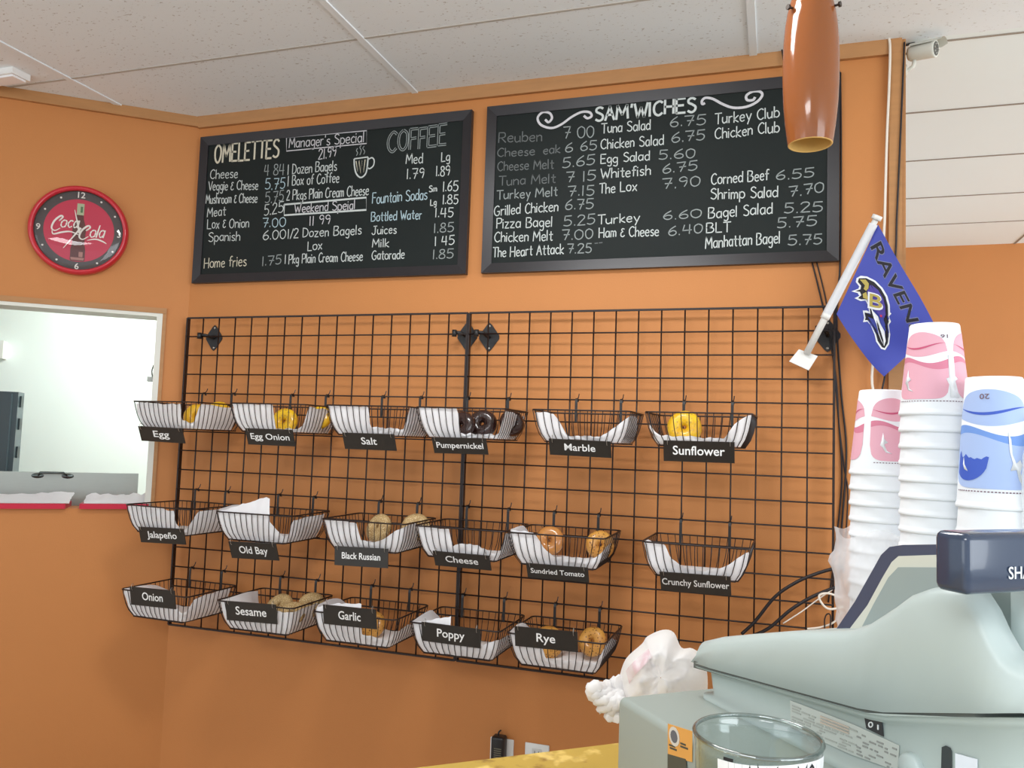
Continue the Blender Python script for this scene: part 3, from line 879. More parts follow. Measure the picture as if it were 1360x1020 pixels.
b1 = chalkboard([(263, 180), (626, 148), (619, 367), (258, 373)], 'black framed chalkboard listing omelettes and coffee, nearer the corner')
b2 = chalkboard([(648, 141), (1117, 94), (1113, 346), (638, 363)], "black framed chalkboard headed SAM'WICHES, behind the hanging lamp")
cw = chalk
D, FA, WM, BL, PK = M_CHALKDIM, M_CHALKFAINT, M_CHALKWARM, M_CHALKBLUE, M_CHALKPINK
cw(b1, 'OMELETTES', (285, 216.5), (371, 208), 23, WM, .0082)
for t_ in [("Manager's Special", (384, 196.5), (484, 188.5), 13, PK), ('21.99', (423, 212), (447, 207), 13, PK),
           ('Cheese', (279.4, 237.6), (316, 236), 12, M_CHALK), ('4 84', (351, 233.6), (378, 231.8), 14, D), ('1 Dozen Bagels', (381.8, 232), (447.6, 226), 13, M_CHALK),
           ('Veggie & Cheese', (277, 253), (343, 251.8), 12, M_CHALK), ('5.75', (352, 251.8), (379, 250.6), 14, BL), ('1 Box of Coffee', (381.8, 247), (450.6, 242), 13, M_CHALK),
           ('Mushroom & Cheese', (273.5, 270.6), (342, 269), 12, M_CHALK), ('5.75', (352, 270), (377, 267), 14, D), ('2 Pkgs Plain Cream Cheese', (380.6, 266), (490, 258.8), 13, M_CHALK),
           ('Meat', (275.4, 288), (300, 286), 12, M_CHALK), ('5.25', (350.7, 286), (377, 282), 14, M_CHALK), ('Weekend Speial', (391, 283), (471.8, 277.6), 12, PK),
           ('Lox & Onion', (275.4, 303.5), (331, 302), 12, M_CHALK), ('7.00', (349, 302), (380, 301), 12, BL), ('11 99', (410.5, 299.5), (439.4, 297), 12, PK),
           ('Spanish', (277, 320.7), (319.4, 319.3), 12, M_CHALK), ('6.00', (349, 319), (380, 316.5), 12, M_CHALK), ('1/2 Dozen Bagels', (381.8, 316.5), (480.5, 311), 12, M_CHALK),
           ('Lox', (408.8, 333), (428, 331), 12, M_CHALK), ('Home fries', (271, 356), (327.6, 353), 13, WM), ('1.75', (347.6, 353), (374, 350.6), 12, D),
           ('1 Pkg Plain Cream Cheese', (378, 350.6), (482, 346), 12, M_CHALK),
           ('Med', (539.3, 217.6), (562, 216.5), 13, M_CHALK), ('Lg', (586.4, 214.8), (598, 213), 12, M_CHALK), ('1.79', (540, 237.6), (564, 236), 13, M_CHALK), ('1.89', (578.8, 234), (598, 233), 13, M_CHALK),
           ('Sm', (570, 255), (580.7, 254), 8, M_CHALK), ('1.65', (588, 254), (609, 253), 13, M_CHALK), ('Fountain Sodas', (494.6, 270.6), (567.8, 264.7), 14, BL),
           ('Lg', (571.8, 273), (580, 272), 8, M_CHALK), ('1.85', (587.8, 271), (609, 270.6), 12, M_CHALK), ('Bottled Water', (493, 294), (560.5, 290.6), 12, BL), ('1.45', (577.6, 288.7), (602.4, 287.8), 12, M_CHALK),
           ('Juices', (494, 311.3), (527, 310), 11, M_CHALK), ('1.85', (576, 309), (603, 307.5), 12, D), ('Milk', (494.6, 328), (517, 327.8), 11, M_CHALK), ('1 45', (577, 327), (604, 324.7), 12, M_CHALK),
           ('Gatorade', (494, 345), (537.6, 343.5), 12, M_CHALK), ('1.85', (574.6, 344), (602.8, 342.8), 12, D)]:
    cw(b1, t_[0], t_[1], t_[2], t_[3], t_[4])
cw(b1, 'COFFEE', (515, 202), (593.4, 192), 26, D, .0105, True)
chalk_line(b1, [(380.6, 182.8), (487, 173.6), (487, 190.6), (380.6, 200.7)], PK, .004, False, True)
chalk_line(b1, [(377.5, 271.8), (486.6, 262.4), (486.6, 278.8), (377.5, 285.9)], M_CHALK, .007, False, True)
chalk_line(b1, [(470.5, 211), (470.8, 220), (473, 230), (478, 235.5), (483, 234), (487, 227), (489, 209)], M_CHALK, .006)
chalk_line(b1, [(470.5, 211), (489, 208.5)], M_CHALK, .005, False)
chalk_line(b1, [(489, 212), (494, 209.5), (497, 213), (496, 220), (491, 224), (487.5, 222)], M_CHALK, .005)
chalk_line(b1, [(473, 214), (475, 228), (477, 213), (479, 230), (481, 213), (483, 229), (485, 212)], WM, .004, False)
chalk_line(b1, [(473.5, 207), (475, 203), (473.5, 200), (475, 197)], D, .003)
chalk_line(b1, [(478, 206), (480, 200), (478, 196), (480, 193)], D, .003)
chalk_line(b1, [(483, 205), (484.5, 201), (482, 197), (484, 194)], D, .003)

cw(b2, "SAM'WICHES", (791, 161), (925, 148), 18, M_CHALK, .0080)
def Z5(*p): return [(640 + x / 3.78, 100 + y / 3.78) for x, y in p]
def Z6(*p): return [(880 + x / 3.516, 80 + y / 3.516) for x, y in p]
chalk_line(b2, Z5((318, 222), (335, 236), (352, 215), (340, 190), (305, 186), (280, 215), (298, 250), (350, 265), (400, 246), (450, 210), (500, 185), (540, 186), (551, 205), (530, 216), (512, 203)), PK, .0085)
chalk_line(b2, Z6((198, 200), (186, 205), (184, 190), (200, 176), (235, 181), (280, 205), (330, 222), (390, 218), (440, 195), (465, 165), (455, 147), (420, 147), (392, 165), (395, 186), (422, 186), (432, 172)), PK, .0085)
for t_ in [('Reuben', (662.5, 189.4), (720.7, 187.3), 13, FA), ('7 00', (748.5, 184), (789.5, 182), 15, D), ('Tuna Salad', (798.7, 177), (864.3, 172), 13, M_CHALK), ('6.75', (890, 168.7), (938.3, 165.3), 13, D), ('Turkey Club', (949.7, 165.3), (1035.9, 155.4), 14, M_CHALK),
           ('Cheese', (661, 208.5), (711, 206), 11, FA), ('eak', (722, 205), (744.5, 203), 11, FA), ('6 65', (750.6, 201.9), (793.4, 199), 12, D), ('Chicken Salad', (798, 198.4), (882, 192), 13, M_CHALK), ('6.75', (892, 189.5), (936.9, 185), 13, D), ('Chicken Club', (949.7, 185), (1035.9, 175), 14, M_CHALK),
           ('Cheese Melt', (661, 227), (735.8, 223.8), 12, FA), ('5.65', (747, 223), (790.8, 218.5), 13, D), ('Egg Salad', (798, 217.7), (863.5, 212.4), 12, M_CHALK), ('5.60', (875, 212), (924, 209.4), 12, D),
           ('Tuna Melt', (662.5, 246.8), (738.4, 242.9), 12, FA), ('7 15', (752.4, 241.5), (792, 239.7), 13, D), ('Whitefish', (798, 237.6), (864.9, 232.3), 13, M_CHALK), ('6.75', (880, 231), (927, 225), 12, D),
           ('Turkey Melt', (659.8, 265.3), (740.5, 260), 12, D), ('7.15', (754.5, 260.8), (790, 259), 13, D), ('The Lox', (796, 257.4), (846.3, 253), 13, M_CHALK), ('7.90', (880, 251), (930.6, 246.4), 13, D),
           ('Grilled Chicken', (656.4, 286.5), (741.9, 280), 13, M_CHALK), ('6.75', (750.6, 278.6), (789, 276.7), 13, D),
           ('Pizza Bagel', (659.8, 303), (734, 301), 13, M_CHALK), ('5.25', (748.5, 300.5), (790.8, 297), 13, D), ('Turkey', (794, 297.9), (850.3, 294.4), 12, M_CHALK), ('6.60', (881, 292), (932.6, 289), 11, D),
           ('Chicken Melt', (657, 321.7), (734.4, 319), 13, M_CHALK), ('7.00', (746.6, 319), (788, 317), 13, D), ('Ham & Cheese', (795.6, 315.6), (875.4, 313), 13, M_CHALK), ('6.40', (888, 313), (934, 309), 12, D),
           ('The Heart Attack', (654.6, 342), (749, 336.8), 13, M_CHALK), ('7.25', (753.8, 336.5), (786, 335.4), 12, D), ('--', (790, 328), (800, 327), 10, FA),
           ('Corned Beef', (944.8, 245), (1021.6, 239), 14, M_CHALK), ('6.55', (1030.7, 239), (1082.5, 235), 12, D), ('Shrimp Salad', (944, 264.9), (1034, 261.5), 14, M_CHALK), ('7.70', (1047.8, 261.5), (1095, 255), 13, D),
           ('Bagel Salad', (941, 290), (1026.5, 283.4), 14, M_CHALK), ('5.25', (1041.5, 283.4), (1093.9, 280.5), 13, D), ('BLT', (938.3, 309.8), (970.4, 307.5), 13, M_CHALK), ('5.75', (1032, 303), (1086, 299.6), 13, D),
           ('Manhattan Bagel', (937, 329.7), (1036.4, 323), 15, M_CHALK), ('5.75', (1046.4, 326), (1092.7, 324), 13, D)]:
    cw(b2, t_[0], t_[1], t_[2], t_[3], t_[4])

# =================================================================== CLOCK
CS, CZ = on_left(105, 306, .02)
CR = .178
def CT(x, y, q): return LW(CS - x, CZ + y, q)         # x to the right as seen, y up, q out of the wall
t = thing('wall_clock', LW(CS, CZ - CR, 0), 'round red wall clock with a soda logo and a bottle on its face', 'clock')
M_RED = mat('clock_red', (196, 34, 50), .3, coat=.5)
m = mesh(M_RED, True)
m.lathe([(CR - .004, .0), (CR, .012), (CR - .002, .03), (CR - .010, .040), (CR - .018, .038), (CR - .021, .026)], 64, lambda p: CT(p.x, p.y, p.z)); m.build('rim', t)
m = mesh(mat('clock_dark_ring', (74, 66, 66), .5))
m.lathe([(.001, .016), (CR - .02, .016)], 64, lambda p: CT(p.x, p.y, p.z))
m.use(mat('clock_face_red', (196, 44, 74), .5)); m.lathe([(.0005, .0168), (CR * .70, .0168)], 64, lambda p: CT(p.x, p.y, p.z))
M_IVORY = mat('clock_ivory', (236, 230, 222), .5)
# bottle picture on the face
bot = [(.0, .105), (.012, .105), (.013, .085), (.011, .075), (.014, .045), (.024, .01), (.023, -.02), (.021, -.05), (.026, -.075), (.026, -.118), (.022, -.122), (0, -.122)]
poly = bot + [(-x, y) for x, y in bot[::-1][1:-1]]
m.use(mat('bottle_brown', (92, 44, 40), .5)); m.prism([(x, y) for x, y in poly], CT, .0170, .0174)
m.use(mat('bottle_green', (176, 186, 150), .5)); m.prism([(-.0125, .062), (.0125, .062), (.0125, .108), (-.0125, .108)], CT, .0170, .0178)
m.use(mat('bottle_label', (70, 110, 70), .5)); m.prism([(.0, .072), (.008, .072), (.008, .096), (.0, .096)], CT, .0170, .0180)
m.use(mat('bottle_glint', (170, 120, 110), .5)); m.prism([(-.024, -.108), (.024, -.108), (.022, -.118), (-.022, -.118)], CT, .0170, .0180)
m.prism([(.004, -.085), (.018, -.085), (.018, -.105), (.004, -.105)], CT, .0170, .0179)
m.build('dial', t)
m = mesh(M_IVORY)
rm = CR * .80
for a_, s_ in ((0, '12'), (90, '3'), (180, '6'), (270, '9')):
    x, y = rm * math.sin(math.radians(a_)), rm * math.cos(math.radians(a_))
    w_ = text_mesh(s_)[2] * .023
    put_text(m, s_, CT, x - w_ / 2, y - .0115, None, .023, .0176)
for k in range(12):
    if k % 3:
        x, y = rm * math.sin(math.radians(k * 30)), rm * math.cos(math.radians(k * 30))
        m.prism([(x + .004 * math.cos(j * math.pi / 4), y + .004 * math.sin(j * math.pi / 4)) for j in range(8)], CT, .0165, .0178)
m.build('numerals', t)
m = mesh(M_IVORY)
def script(m, text, x0, y0, sc, slant=.28, w=.0045, q=.0184):
    st, W_ = strokes(text, random.Random(3))
    for s_ in st:
        pts = [(x0 + (p[0] + p[1] * slant) * sc * .8, y0 + p[1] * sc) for p in s_]
        ws = [w * (.55 + .75 * abs(math.sin(i * .7 + .4))) for i in range(len(pts))]
        m.ribbon(pts, ws, CT, q)
script(m, 'oca', -.066, .008, .0048); script(m, 'ola', .038, -.020, .0048)
def swash(pts, w):
    P = catmull([(x, y, 0) for x, y in pts], 6); n = len(P)
    m.ribbon([(p.x, p.y) for p in P], [w * (.35 + .75 * math.sin(math.pi * i / (n - 1))) for i in range(n)], CT, .0184)
swash([(-.066, .038), (-.072, .030), (-.060, .046), (-.068, .050), (-.088, .028), (-.096, .0), (-.084, -.010), (-.066, .002)], .0065)
swash([(.030, .010), (.024, .002), (.038, .016), (.030, .022), (.010, .002), (.002, -.024), (.014, -.034), (.034, -.020)], .0065)
swash([(-.094, -.010), (-.088, -.024), (-.060, -.014), (-.030, -.008), (.0, -.018)], .006)
swash([(.03, -.036), (.06, -.028), (.085, -.034), (.10, -.042)], .0055)
m.build('logo_script', t)
for nm_, ang, L_, w_ in (('hour_hand', -14, .082, .0085), ('minute_hand', 213, .092, .0075)):
    m = mesh(M_IVORY); a_ = math.radians(ang)
    dx, dy = math.sin(a_), math.cos(a_)
    m.prism([(-dx * .012 - dy * w_ / 2, -dy * .012 + dx * w_ / 2), (-dx * .012 + dy * w_ / 2, -dy * .012 - dx * w_ / 2), (dx * L_ + dy * .001, dy * L_ - dx * .001), (dx * L_ - dy * .001, dy * L_ + dx * .001)],
            CT, .021 if 'hour' in nm_ else .0235, .0218 if 'hour' in nm_ else .0243)
    m.build(nm_, t)
clear_mat('clock_lens', (250, 250, 250), 1.5)
m = mesh(MATS['clock_lens'], True)
m.lathe([((CR - .019) * math.sin(k / 10 * math.pi / 2) + .0002, .027 + .016 * math.cos(k / 10 * math.pi / 2)) for k in range(11)], 48, lambda p: CT(p.x, p.y, p.z))
m.build('lens', t)

# =================================================================== KITCHEN THINGS
def kplate(px0, py0, px1, py1, off):
    s0, z1 = on_left(px0, py0, off); s1, z0 = on_left(px1, py1, off); return s0, s1, z0, z1
# steel lid standing behind the ledge
off = -.20
sA, zA = on_left(184, 629, off)
t = thing('steel_panel', LW(sA + .4, OZ0, off), 'upright stainless steel panel with a bail handle behind the serving hatch', 'panel')
m = mesh(M_STEEL); slab(m, sA, sA + .95, 1.06, zA, off - .012, off); m.build('sheet', t)
h0, hz = on_left(90, 631, off); h1, _ = on_left(50, 631, off)
m = mesh(mat('handle_steel', (96, 104, 102), .3, .8), True)
for sgn in (h0, h1):
    m.lathe([(.0001, .004), (.014, .003), (.018, 0)], 12, lambda p: LW(sgn + p.x * 1.3, hz - .004 + p.y * .6, off + p.z))
m.tube([LW(h0 + .004, hz, off + .002), LW(h0 + .012, hz + .010, off + .022), LW(h1 - .012, hz + .010, off + .022), LW(h1 - .004, hz, off + .002)], .005, 8)
m.build('handle', t)
# dark tall cabinet deep in the kitchen
off = -1.35
cA, cz = on_left(36, 522, off - .1)
t = thing('dark_cabinet', LW(cA + .4, 0, off - .3), 'tall dark grey cabinet deep in the bright kitchen', 'cabinet')
M_DK = mat('dark_enamel', (58, 72, 78), .35, coat=.2)
m = mesh(M_DK); slab(m, cA + .02, cA + .9, 0, cz, off - .14, off); m.build('body', t)
m = mesh(M_DK); slab(m, cA + .045, cA + .88, 1.20, cz - .01, off, off + .03); m.build('door', t)
m = mesh(M_DK); slab(m, cA + .045, cA + .88, .1, 1.17, off, off + .03); m.build('door', t)
for z in (1.05, 1.3, 1.45, cz - .05):
    m = mesh(mat('hinge_dark', (52, 60, 62), .4, .5)); slab(m, cA + .012, cA + .03, z - .03, z + .03, off - .09, off - .04); m.build('hinge', t)
s0, z0 = on_left(4, 463, -2.1)
m = mesh(mat('box_white', (232, 232, 226), .6)); slab(m, s0, s0 + .08, z0 - .06, z0 + .05, -2.2, -2.1)
tag(m.build('wall_box'), 'small white box on the kitchen wall above the dark cabinet', 'box')
# latch on the hatch jamb
s0, z0 = on_left(205, 500, -.06)
t = thing('hatch_latch', LW(OS0 + .022, z0 - .03, -.06), 'small grey metal latch on the white jamb of the hatch', 'latch')
m = mesh(mat('latch_grey', (150, 152, 146), .4, .6)); slab(m, OS0 + .022, OS0 + .045, z0 - .022, z0 - .004, -.08, -.02); m.build('plate', t)
m = mesh(MATS['latch_grey'], True); m.tube([LW(OS0 + .026, z0 - .01, -.05), LW(OS0 + .032, z0 + .02, -.05), LW(OS0 + .026, z0 + .045, -.05)], .003, 6); m.build('hasp', t)
# red trays with papers on the ledge
M_TRAY = mat('tray_red', (196, 34, 62), .35)
for k, (pxa, pxb, lab) in enumerate(((-60, 86, 'red tray on the serving hatch ledge, nearer the left edge'), (107, 196, 'red tray on the serving hatch ledge, nearer the baskets'))):
    sb, zt = on_left(max(pxa, -60), 668, .02); sa, _ = on_left(pxb, 668, .02)
    z0 = OZ0
    t = thing('serving_tray', LW((sa + sb) / 2, z0, -.05), lab, 'tray', 'red trays on the hatch ledge')
    m = mesh(M_TRAY); slab(m, sa, sb, z0, z0 + .005, -.12, .022); m.build('base', t)
    m = mesh(M_TRAY)
    slab(m, sa, sb, z0, z0 + .020, .018, .024); slab(m, sa, sb, z0, z0 + .020, -.124, -.118)
    slab(m, sa - .003, sa + .003, z0, z0 + .020, -.12, .022); slab(m, sb - .003, sb + .003, z0, z0 + .020, -.12, .022)
    m.build('rim', t)
    rows = []
    NX, NY = 16, 8
    for i in range(NX + 1):
        r = []
        for j in range(NY + 1):
            u, v = i / NX, j / NY
            z = z0 + .013 + .022 * abs(noise.noise(Vector((u * 5, v * 4, k * 5)))) * v + (.016 * v) + (.026 * v * (1 if (k == 0 and u < .25) else .6))
            if j == 0: z = z0 + .0215
            r.append(LW(sa - .012 + (sb - sa + .006) * u + .01 * noise.noise(Vector((v * 3, k, 2))), z, .0235 - .125 * v))
        rows.append(r)
    m = mesh(M_PAPER, True); m.grid(rows)
    tag(m.build('tray_paper'), 'crumpled white paper lying in the %s red tray' % ('left-edge' if k == 0 else 'basket-side'), 'paper', 'papers in the red trays')

# =================================================================== CEILING LIGHT (edge at far left), CCTV, PENDANT
p = on_z(22, 98, ZC - .02); q = on_z(-40, 92, ZC - .02)
t = thing('ceiling_light', (p.x - .12, p.y - .05, ZC), 'white ceiling light fitting cut off by the left edge', 'ceiling light')
m = mesh(mat('fitting_white', (238, 238, 236), .4)); m.box((p.x - .12, p.y + .02, ZC - .012), (.24, .075, .024)); m.build('housing', t)
m = mesh(mat('fitting_lens', (246, 246, 248), .3)); m.box((p.x - .12, p.y + .02, ZC - .027), (.22, .055, .008)); m.build('diffuser', t)

# pendant lamp
dep = 1.5
pb = at_d(1076, 192, dep)
PX = Vector((pb.x, pb.y, 0)); pz = pb.z
t = thing('pendant_lamp', (pb.x, pb.y, pz), 'amber glass pendant lamp hanging before the sandwich chalkboard', 'lamp')
m = bpy.data.materials.new('amber_glass'); m.use_nodes = True
nt = m.node_tree; b = nt.nodes['Principled BSDF']
b.inputs['Base Color'].default_value = lin((150, 92, 50)); b.inputs['Roughness'].default_value = .12; b.inputs['Coat Weight'].default_value = .6
tr = nt.nodes.new('ShaderNodeBsdfTranslucent'); tr.inputs[0].default_value = lin((216, 150, 84))
mx = nt.nodes.new('ShaderNodeMixShader'); mx.inputs[0].default_value = .3
nt.links.new(b.outputs[0], mx.inputs[1]); nt.links.new(tr.outputs[0], mx.inputs[2]); nt.links.new(mx.outputs[0], nt.nodes['Material Output'].inputs[0])
M_AMB = m
k = dep / F_PX
prof = [(28, -2), (29.5, 8), (31.5, 25), (33.5, 45), (35.3, 75), (36, 105), (35.7, 130), (34, 155), (31.6, 172), (29.4, 186), (27.4, 203), (26, 224), (23, 238), (14, 246)]
# heights measured upward from the bottom rim (px), radius px
prof = [(28.2, 0), (30, 12), (32.5, 32), (34.5, 55), (35.8, 85), (36, 112), (35.2, 140), (33.2, 165), (31, 180), (28, 194), (24, 206), (20, 214), (12, 219)]
m = mesh(M_AMB, True)
T = lambda p: Vector((pb.x + p.x, pb.y + p.y, pz + p.z))
m.lathe([(r * k, h * k) for r, h in prof], 48, T)
m.build('glass_shade', t)
m = mesh(mat('amber_inner', (236, 196, 120), .35, sss=0), True)
m.lathe([(r * k - .0035, h * k) for r, h in prof[:-2]], 48, T)
m.lathe([(prof[0][0] * k, 0), (prof[0][0] * k - .0018, -.0015), (prof[0][0] * k - .0035, 0)], 48, T)
m.build('inner_glass', t)
for ang in (200, 320, 80):
    a_ = math.radians(ang) + YAW
    d_ = Vector((math.cos(a_), math.sin(a_), 0)); h_ = pz + 181 * k
    m = mesh(mat('screw_dark', (70, 64, 60), .35, .8), True)
    c_ = Vector((pb.x, pb.y, h_))
    m.tube([c_ + d_ * 30 * k, c_ + d_ * 36 * k], .0022, 8); m.tube([c_ + d_ * 36 * k, c_ + d_ * 39 * k], .0052, 10)
    m.build('thumb_screw', t)
m = mesh(mat('lamp_cap', (92, 84, 78), .3, .8), True)
m.lathe([(.0002, 230 * k), (11 * k, 229 * k), (16 * k, 222 * k), (19 * k, 212 * k)], 24, T); m.build('cap', t)
m = mesh(mat('bulb_white', (240, 236, 226), .4), True)
m.lathe([(.0002, 60 * k), (10 * k, 63 * k), (17 * k, 78 * k), (18 * k, 95 * k), (13 * k, 120 * k), (10 * k, 150 * k), (10 * k, 205 * k)], 24, T); m.build('bulb', t)
m = mesh(M_BLACKPL, True); m.tube([(pb.x, pb.y, pz + 229 * k), (pb.x, pb.y, ZC)], .004, 8); m.build('cord', t)

# CCTV camera at the end of the partition
c0 = on_y(1227, 68, WY + .02)
t = thing('security_camera', (WX1 + .012, WY + .02, c0.z - .02), 'white bullet security camera at the end of the partition, under the ceiling', 'camera')
M_CCTV = mat('cctv_white', (206, 206, 196), .4)
ax = (Vector((1, -.55, -.12))).normalized(); qm = ax.to_track_quat('Z', 'Y').to_matrix()
ctr = at_d(1226, 68, 3.0); 
d0_ = (WY + .0 - CAM.y) / ray(1226, 68).y
ctr = CAM + ray(1226, 68) * d0_
m = mesh(M_CCTV, True); m.lathe([(.0002, -.045), (.020, -.043), (.024, -.035), (.026, .03), (.0265, .038)], 24, lambda p: ctr + qm @ p, (False, True)); m.build('body', t)
m = mesh(mat('cctv_lens', (84, 84, 80), .2), True); m.lathe([(.021, .0385), (.0002, .040)], 24, lambda p: ctr + qm @ p)
m.use(mat('cctv_led', (170, 170, 164), .3))
for j in range(8): m.box(ctr + qm @ Vector((.015 * math.cos(j * .785), .015 * math.sin(j * .785), .040)), (.004, .004, .004))
m.build('lens', t)
m = mesh(M_CCTV, True)
rows = []
for zz, wd in ((-.035, 1.0), (.045, 1.0), (.062, .8)):
    rows.append([])
    for j in range(9):
        a_ = math.radians(90 - 65 * wd + 130 * wd * j / 8)
        # roof above the barrel
        upv = Vector((0, 0, 1)); upv = (upv - ax * upv.dot(ax)).normalized(); sdv = ax.cross(upv)
        rows[-1].append(ctr + ax * zz + (sdv * math.cos(a_) + upv * math.sin(a_)) * .031)
m.grid(rows); m.build('sun_shield', t)
m = mesh(M_CCTV, True); m.tube([ctr - ax * .025 + Vector((0, 0, -.02)), ctr - ax * .03 + Vector((0, 0, -.042)), Vector((WX1 + .02, WY + .02, ctr.z - .05)), Vector((WX1 + .012, WY + .02, ctr.z - .05))], .006, 8)
m.lathe([(.02, 0), (.02, .006), (.0002, .007)], 16, lambda p: Vector((WX1 + .012 + p.z, WY + .02 + p.x, ctr.z - .05 + p.y))); m.build('bracket', t)
m = mesh(M_BLACKPL, True); m.tube(catmull([ctr - ax * .044, ctr - ax * .06 + Vector((0, 0, .01)), ctr - ax * .055 + Vector((-.0, 0, .03)), Vector((ctr.x - .02, WY + .02, ZC - .002))], 5), .003, 6); m.build('cable', t)

# =================================================================== CABLES
def cable(pts, y, r, material, lab, name='cable', smooth=True):
    P = []
    for p_ in pts:
        yy = p_[2] if len(p_) > 2 else y
        P.append(on_y(p_[0], p_[1], yy))
    if smooth: P = catmull(P, 5)
    m = mesh(material, True); m.tube(P, r, 6)
    tag(m.build(name), lab, 'cable')
M_CWHITE = mat('cable_white', (232, 222, 208), .5)
M_CBLK = mat('cable_black', (32, 26, 28), .5)
cable([(1178, 44), (1182, 60), (1181, 110), (1178, 180), (1176, 250), (1174, 310), (1166, 420), (1158, 500), (1163, 540), (1160, 620), (1150, 760)], WY - .024, .0042, M_CWHITE, 'white cable running down the wood corner trim behind the flag')
cable([(1201, 56), (1199, 110), (1195, 200), (1191, 290), (1189, 345), (1178, 480), (1168, 545), (1160, 700)], WY - .022, .003, M_CBLK, 'black cable running down the corner trim from the security camera')
cable([(1038, 62), (1042, 90), (1050, 130, WY - .03)], WY - .03, .0028, M_CBLK, 'short black cable over the oak trim beside the hanging lamp')
cable([(1116, 96), (1117, 200), (1116, 345), (1111, 420), (1117, 520), (1124, 600), (1118, 700), (1112, 790)], WY - .005, .0032, M_CBLK, 'black cable down the right side of the sandwich board')
cable([(1078, 346), (1090, 395), (1100, 440), (1110, 500), (1114, 560), (1118, 640), (1108, 740), (1100, 800)], WY - .004, .0026, M_CBLK, 'thin black cable from under the sandwich board, crossing behind the flag clip')
cable([(1084, 346), (1097, 400), (1106, 460), (1112, 540), (1121, 620), (1126, 660), (1120, 760)], WY - .004, .0022, M_CBLK, 'thin black cable hanging right beside its twin under the sandwich board')
cable([(985, 842), (1003, 825), (1030, 792), (1060, 772), (1090, 760), (1120, 752)], -.02, .0055, M_CBLK, 'thick black cable arching across the low right corner of the wire panel')
cable([(990, 848), (1020, 835), (1050, 810), (1080, 792), (1115, 778)], -.02, .0055, M_CBLK, 'thick black cable below the arching one on the wire panel')
cable([(1040, 828), (1065, 812), (1085, 797), (1110, 780)], -.022, .002, M_CWHITE, 'thin white wire slanting over the wire panel')
cable([(1072, 835), (1090, 833), (1108, 826), (1118, 812)], -.024, .003, M_CWHITE, 'white wire low on the wire panel beside the cash register')
cable([(1117, 794), (1100, 788), (1088, 791), (1092, 802), (1102, 809), (1120, 806)], -.05, .0035, M_CWHITE, 'white wire loop poking out beside the cash register')
cable([(1096, 845), (1095, 825), (1098, 816), (1103, 818), (1102, 840)], -.03, .0022, M_CBLK, 'small black wire loop behind the cash register')

# =================================================================== FLAG
t = thing('car_flag', on_y(1067, 485, -.02), 'small purple team flag on a white plastic pole clipped to the wire panel', 'flag')
M_POLE = mat('pole_white', (226, 226, 222), .4)
pA = on_y(1071, 470, -.03); pB = on_y(1164, 290, -.13)
m = mesh(M_POLE, True); m.tube([pA, pA + (pB - pA) * .35, pB], [.0105, .0105, .0085], 12)
m.tube([pB - (pB - pA) * .01, pB + (pB - pA) * .02], .0145, 12)
m.tube([pA + (pB - pA) * .27, pA + (pB - pA) * .31], .0135, 12); m.build('pole', t)
m = mesh(sheet_mat('flag_hem', (228, 230, 234), .15), True); m.tube([pA + (pB - pA) * .31, pA + (pB - pA) * .5, pA + (pB - pA) * .96], [.0135, .0132, .0128], 12, cap=False); m.build('sleeve', t)
m = mesh(M_POLE)
cl = [on_y(x, y, -.022) for x, y in ((1048, 480), (1061, 464), (1086, 473), (1074, 492))]
m.hexa([p + Vector((0, .007, 0)) for p in cl] + [p - Vector((0, .004, 0)) for p in cl])
m.build('clip', t)
fA, fB, fC, fD = on_y(1166, 298, -.125), on_y(1111, 417, -.075), on_y(1174, 500, -.10), on_y(1245, 436, -.16)
def FS(u, v):
    p = fA * (1 - u) * (1 - v) + fB * (1 - u) * v + fC * u * v + fD * u * (1 - v)
    p = p + (fB - fA) * (.0) 
    p.y += .013 * math.sin(u * 7 + v * 2.2) * u + .006 * math.sin(v * 9 + u * 3) * (.3 + u)
    s = .06 * math.sin(math.pi * u) * (v) 
    p.z -= s * .25
    return p
def fuv(px, py):
    u = v = .5
    def proj(p):
        q_ = ROT.transposed() @ (p - CAM); return 680 + F_PX * q_.x / q_.y, 510 - F_PX * q_.z / q_.y
    for _ in range(25):
        x, y = proj(FS(u, v)); e = 1e-3
        xu, yu = proj(FS(u + e, v)); xv, yv = proj(FS(u, v + e))
        a, b, c, d = (xu - x) / e, (xv - x) / e, (yu - y) / e, (yv - y) / e
        det = a * d - b * c
        u += max(-.2, min(.2, ((px - x) * d - (py - y) * b) / det)); v += max(-.2, min(.2, ((py - y) * a - (px - x) * c) / det))
    return u, v
M_PURP = sheet_mat('flag_purple', (66, 78, 176), .25)
m = mesh(M_PURP, True)
m.grid([[FS(i / 24, j / 24) for j in range(25)] for i in range(25)])
fl = m.build('cloth', t)
def fn(u, v):
    e = .01
    n = (FS(u + e, v) - FS(u - e, v)).cross(FS(u, v + e) - FS(u, v - e)).normalized()
    return n if n.dot(CAM - FS(u, v)) > 0 else -n
def decal(name, polys):
    """polys: (points in zoomed flag coordinates, material, lift)"""
    mb = MB()
    for pts, mt, lift in polys:
        mb.use(mt)
        uv = [fuv(1100 + x / 4.636, 280 + y / 4.636) for x, y in pts]
        cu, cv = sum(p[0] for p in uv) / len(uv), sum(p[1] for p in uv) / len(uv)
        import mathutils
        tri = mathutils.geometry.tessellate_polygon([[Vector((a, b, 0)) for a, b in uv]])
        mb.add([FS(a, b) + fn(a, b) * lift * 1.7 for a, b in uv], [tuple(q_) for q_ in tri])
    return mb.build(name, t)
def dense(pts, n=2):
    out = []
    for i in range(len(pts)):
        a, b = pts[i], pts[(i + 1) % len(pts)]
        for k_ in range(n): out.append((a[0] + (b[0] - a[0]) * k_ / n, a[1] + (b[1] - a[1]) * k_ / n))
    return out
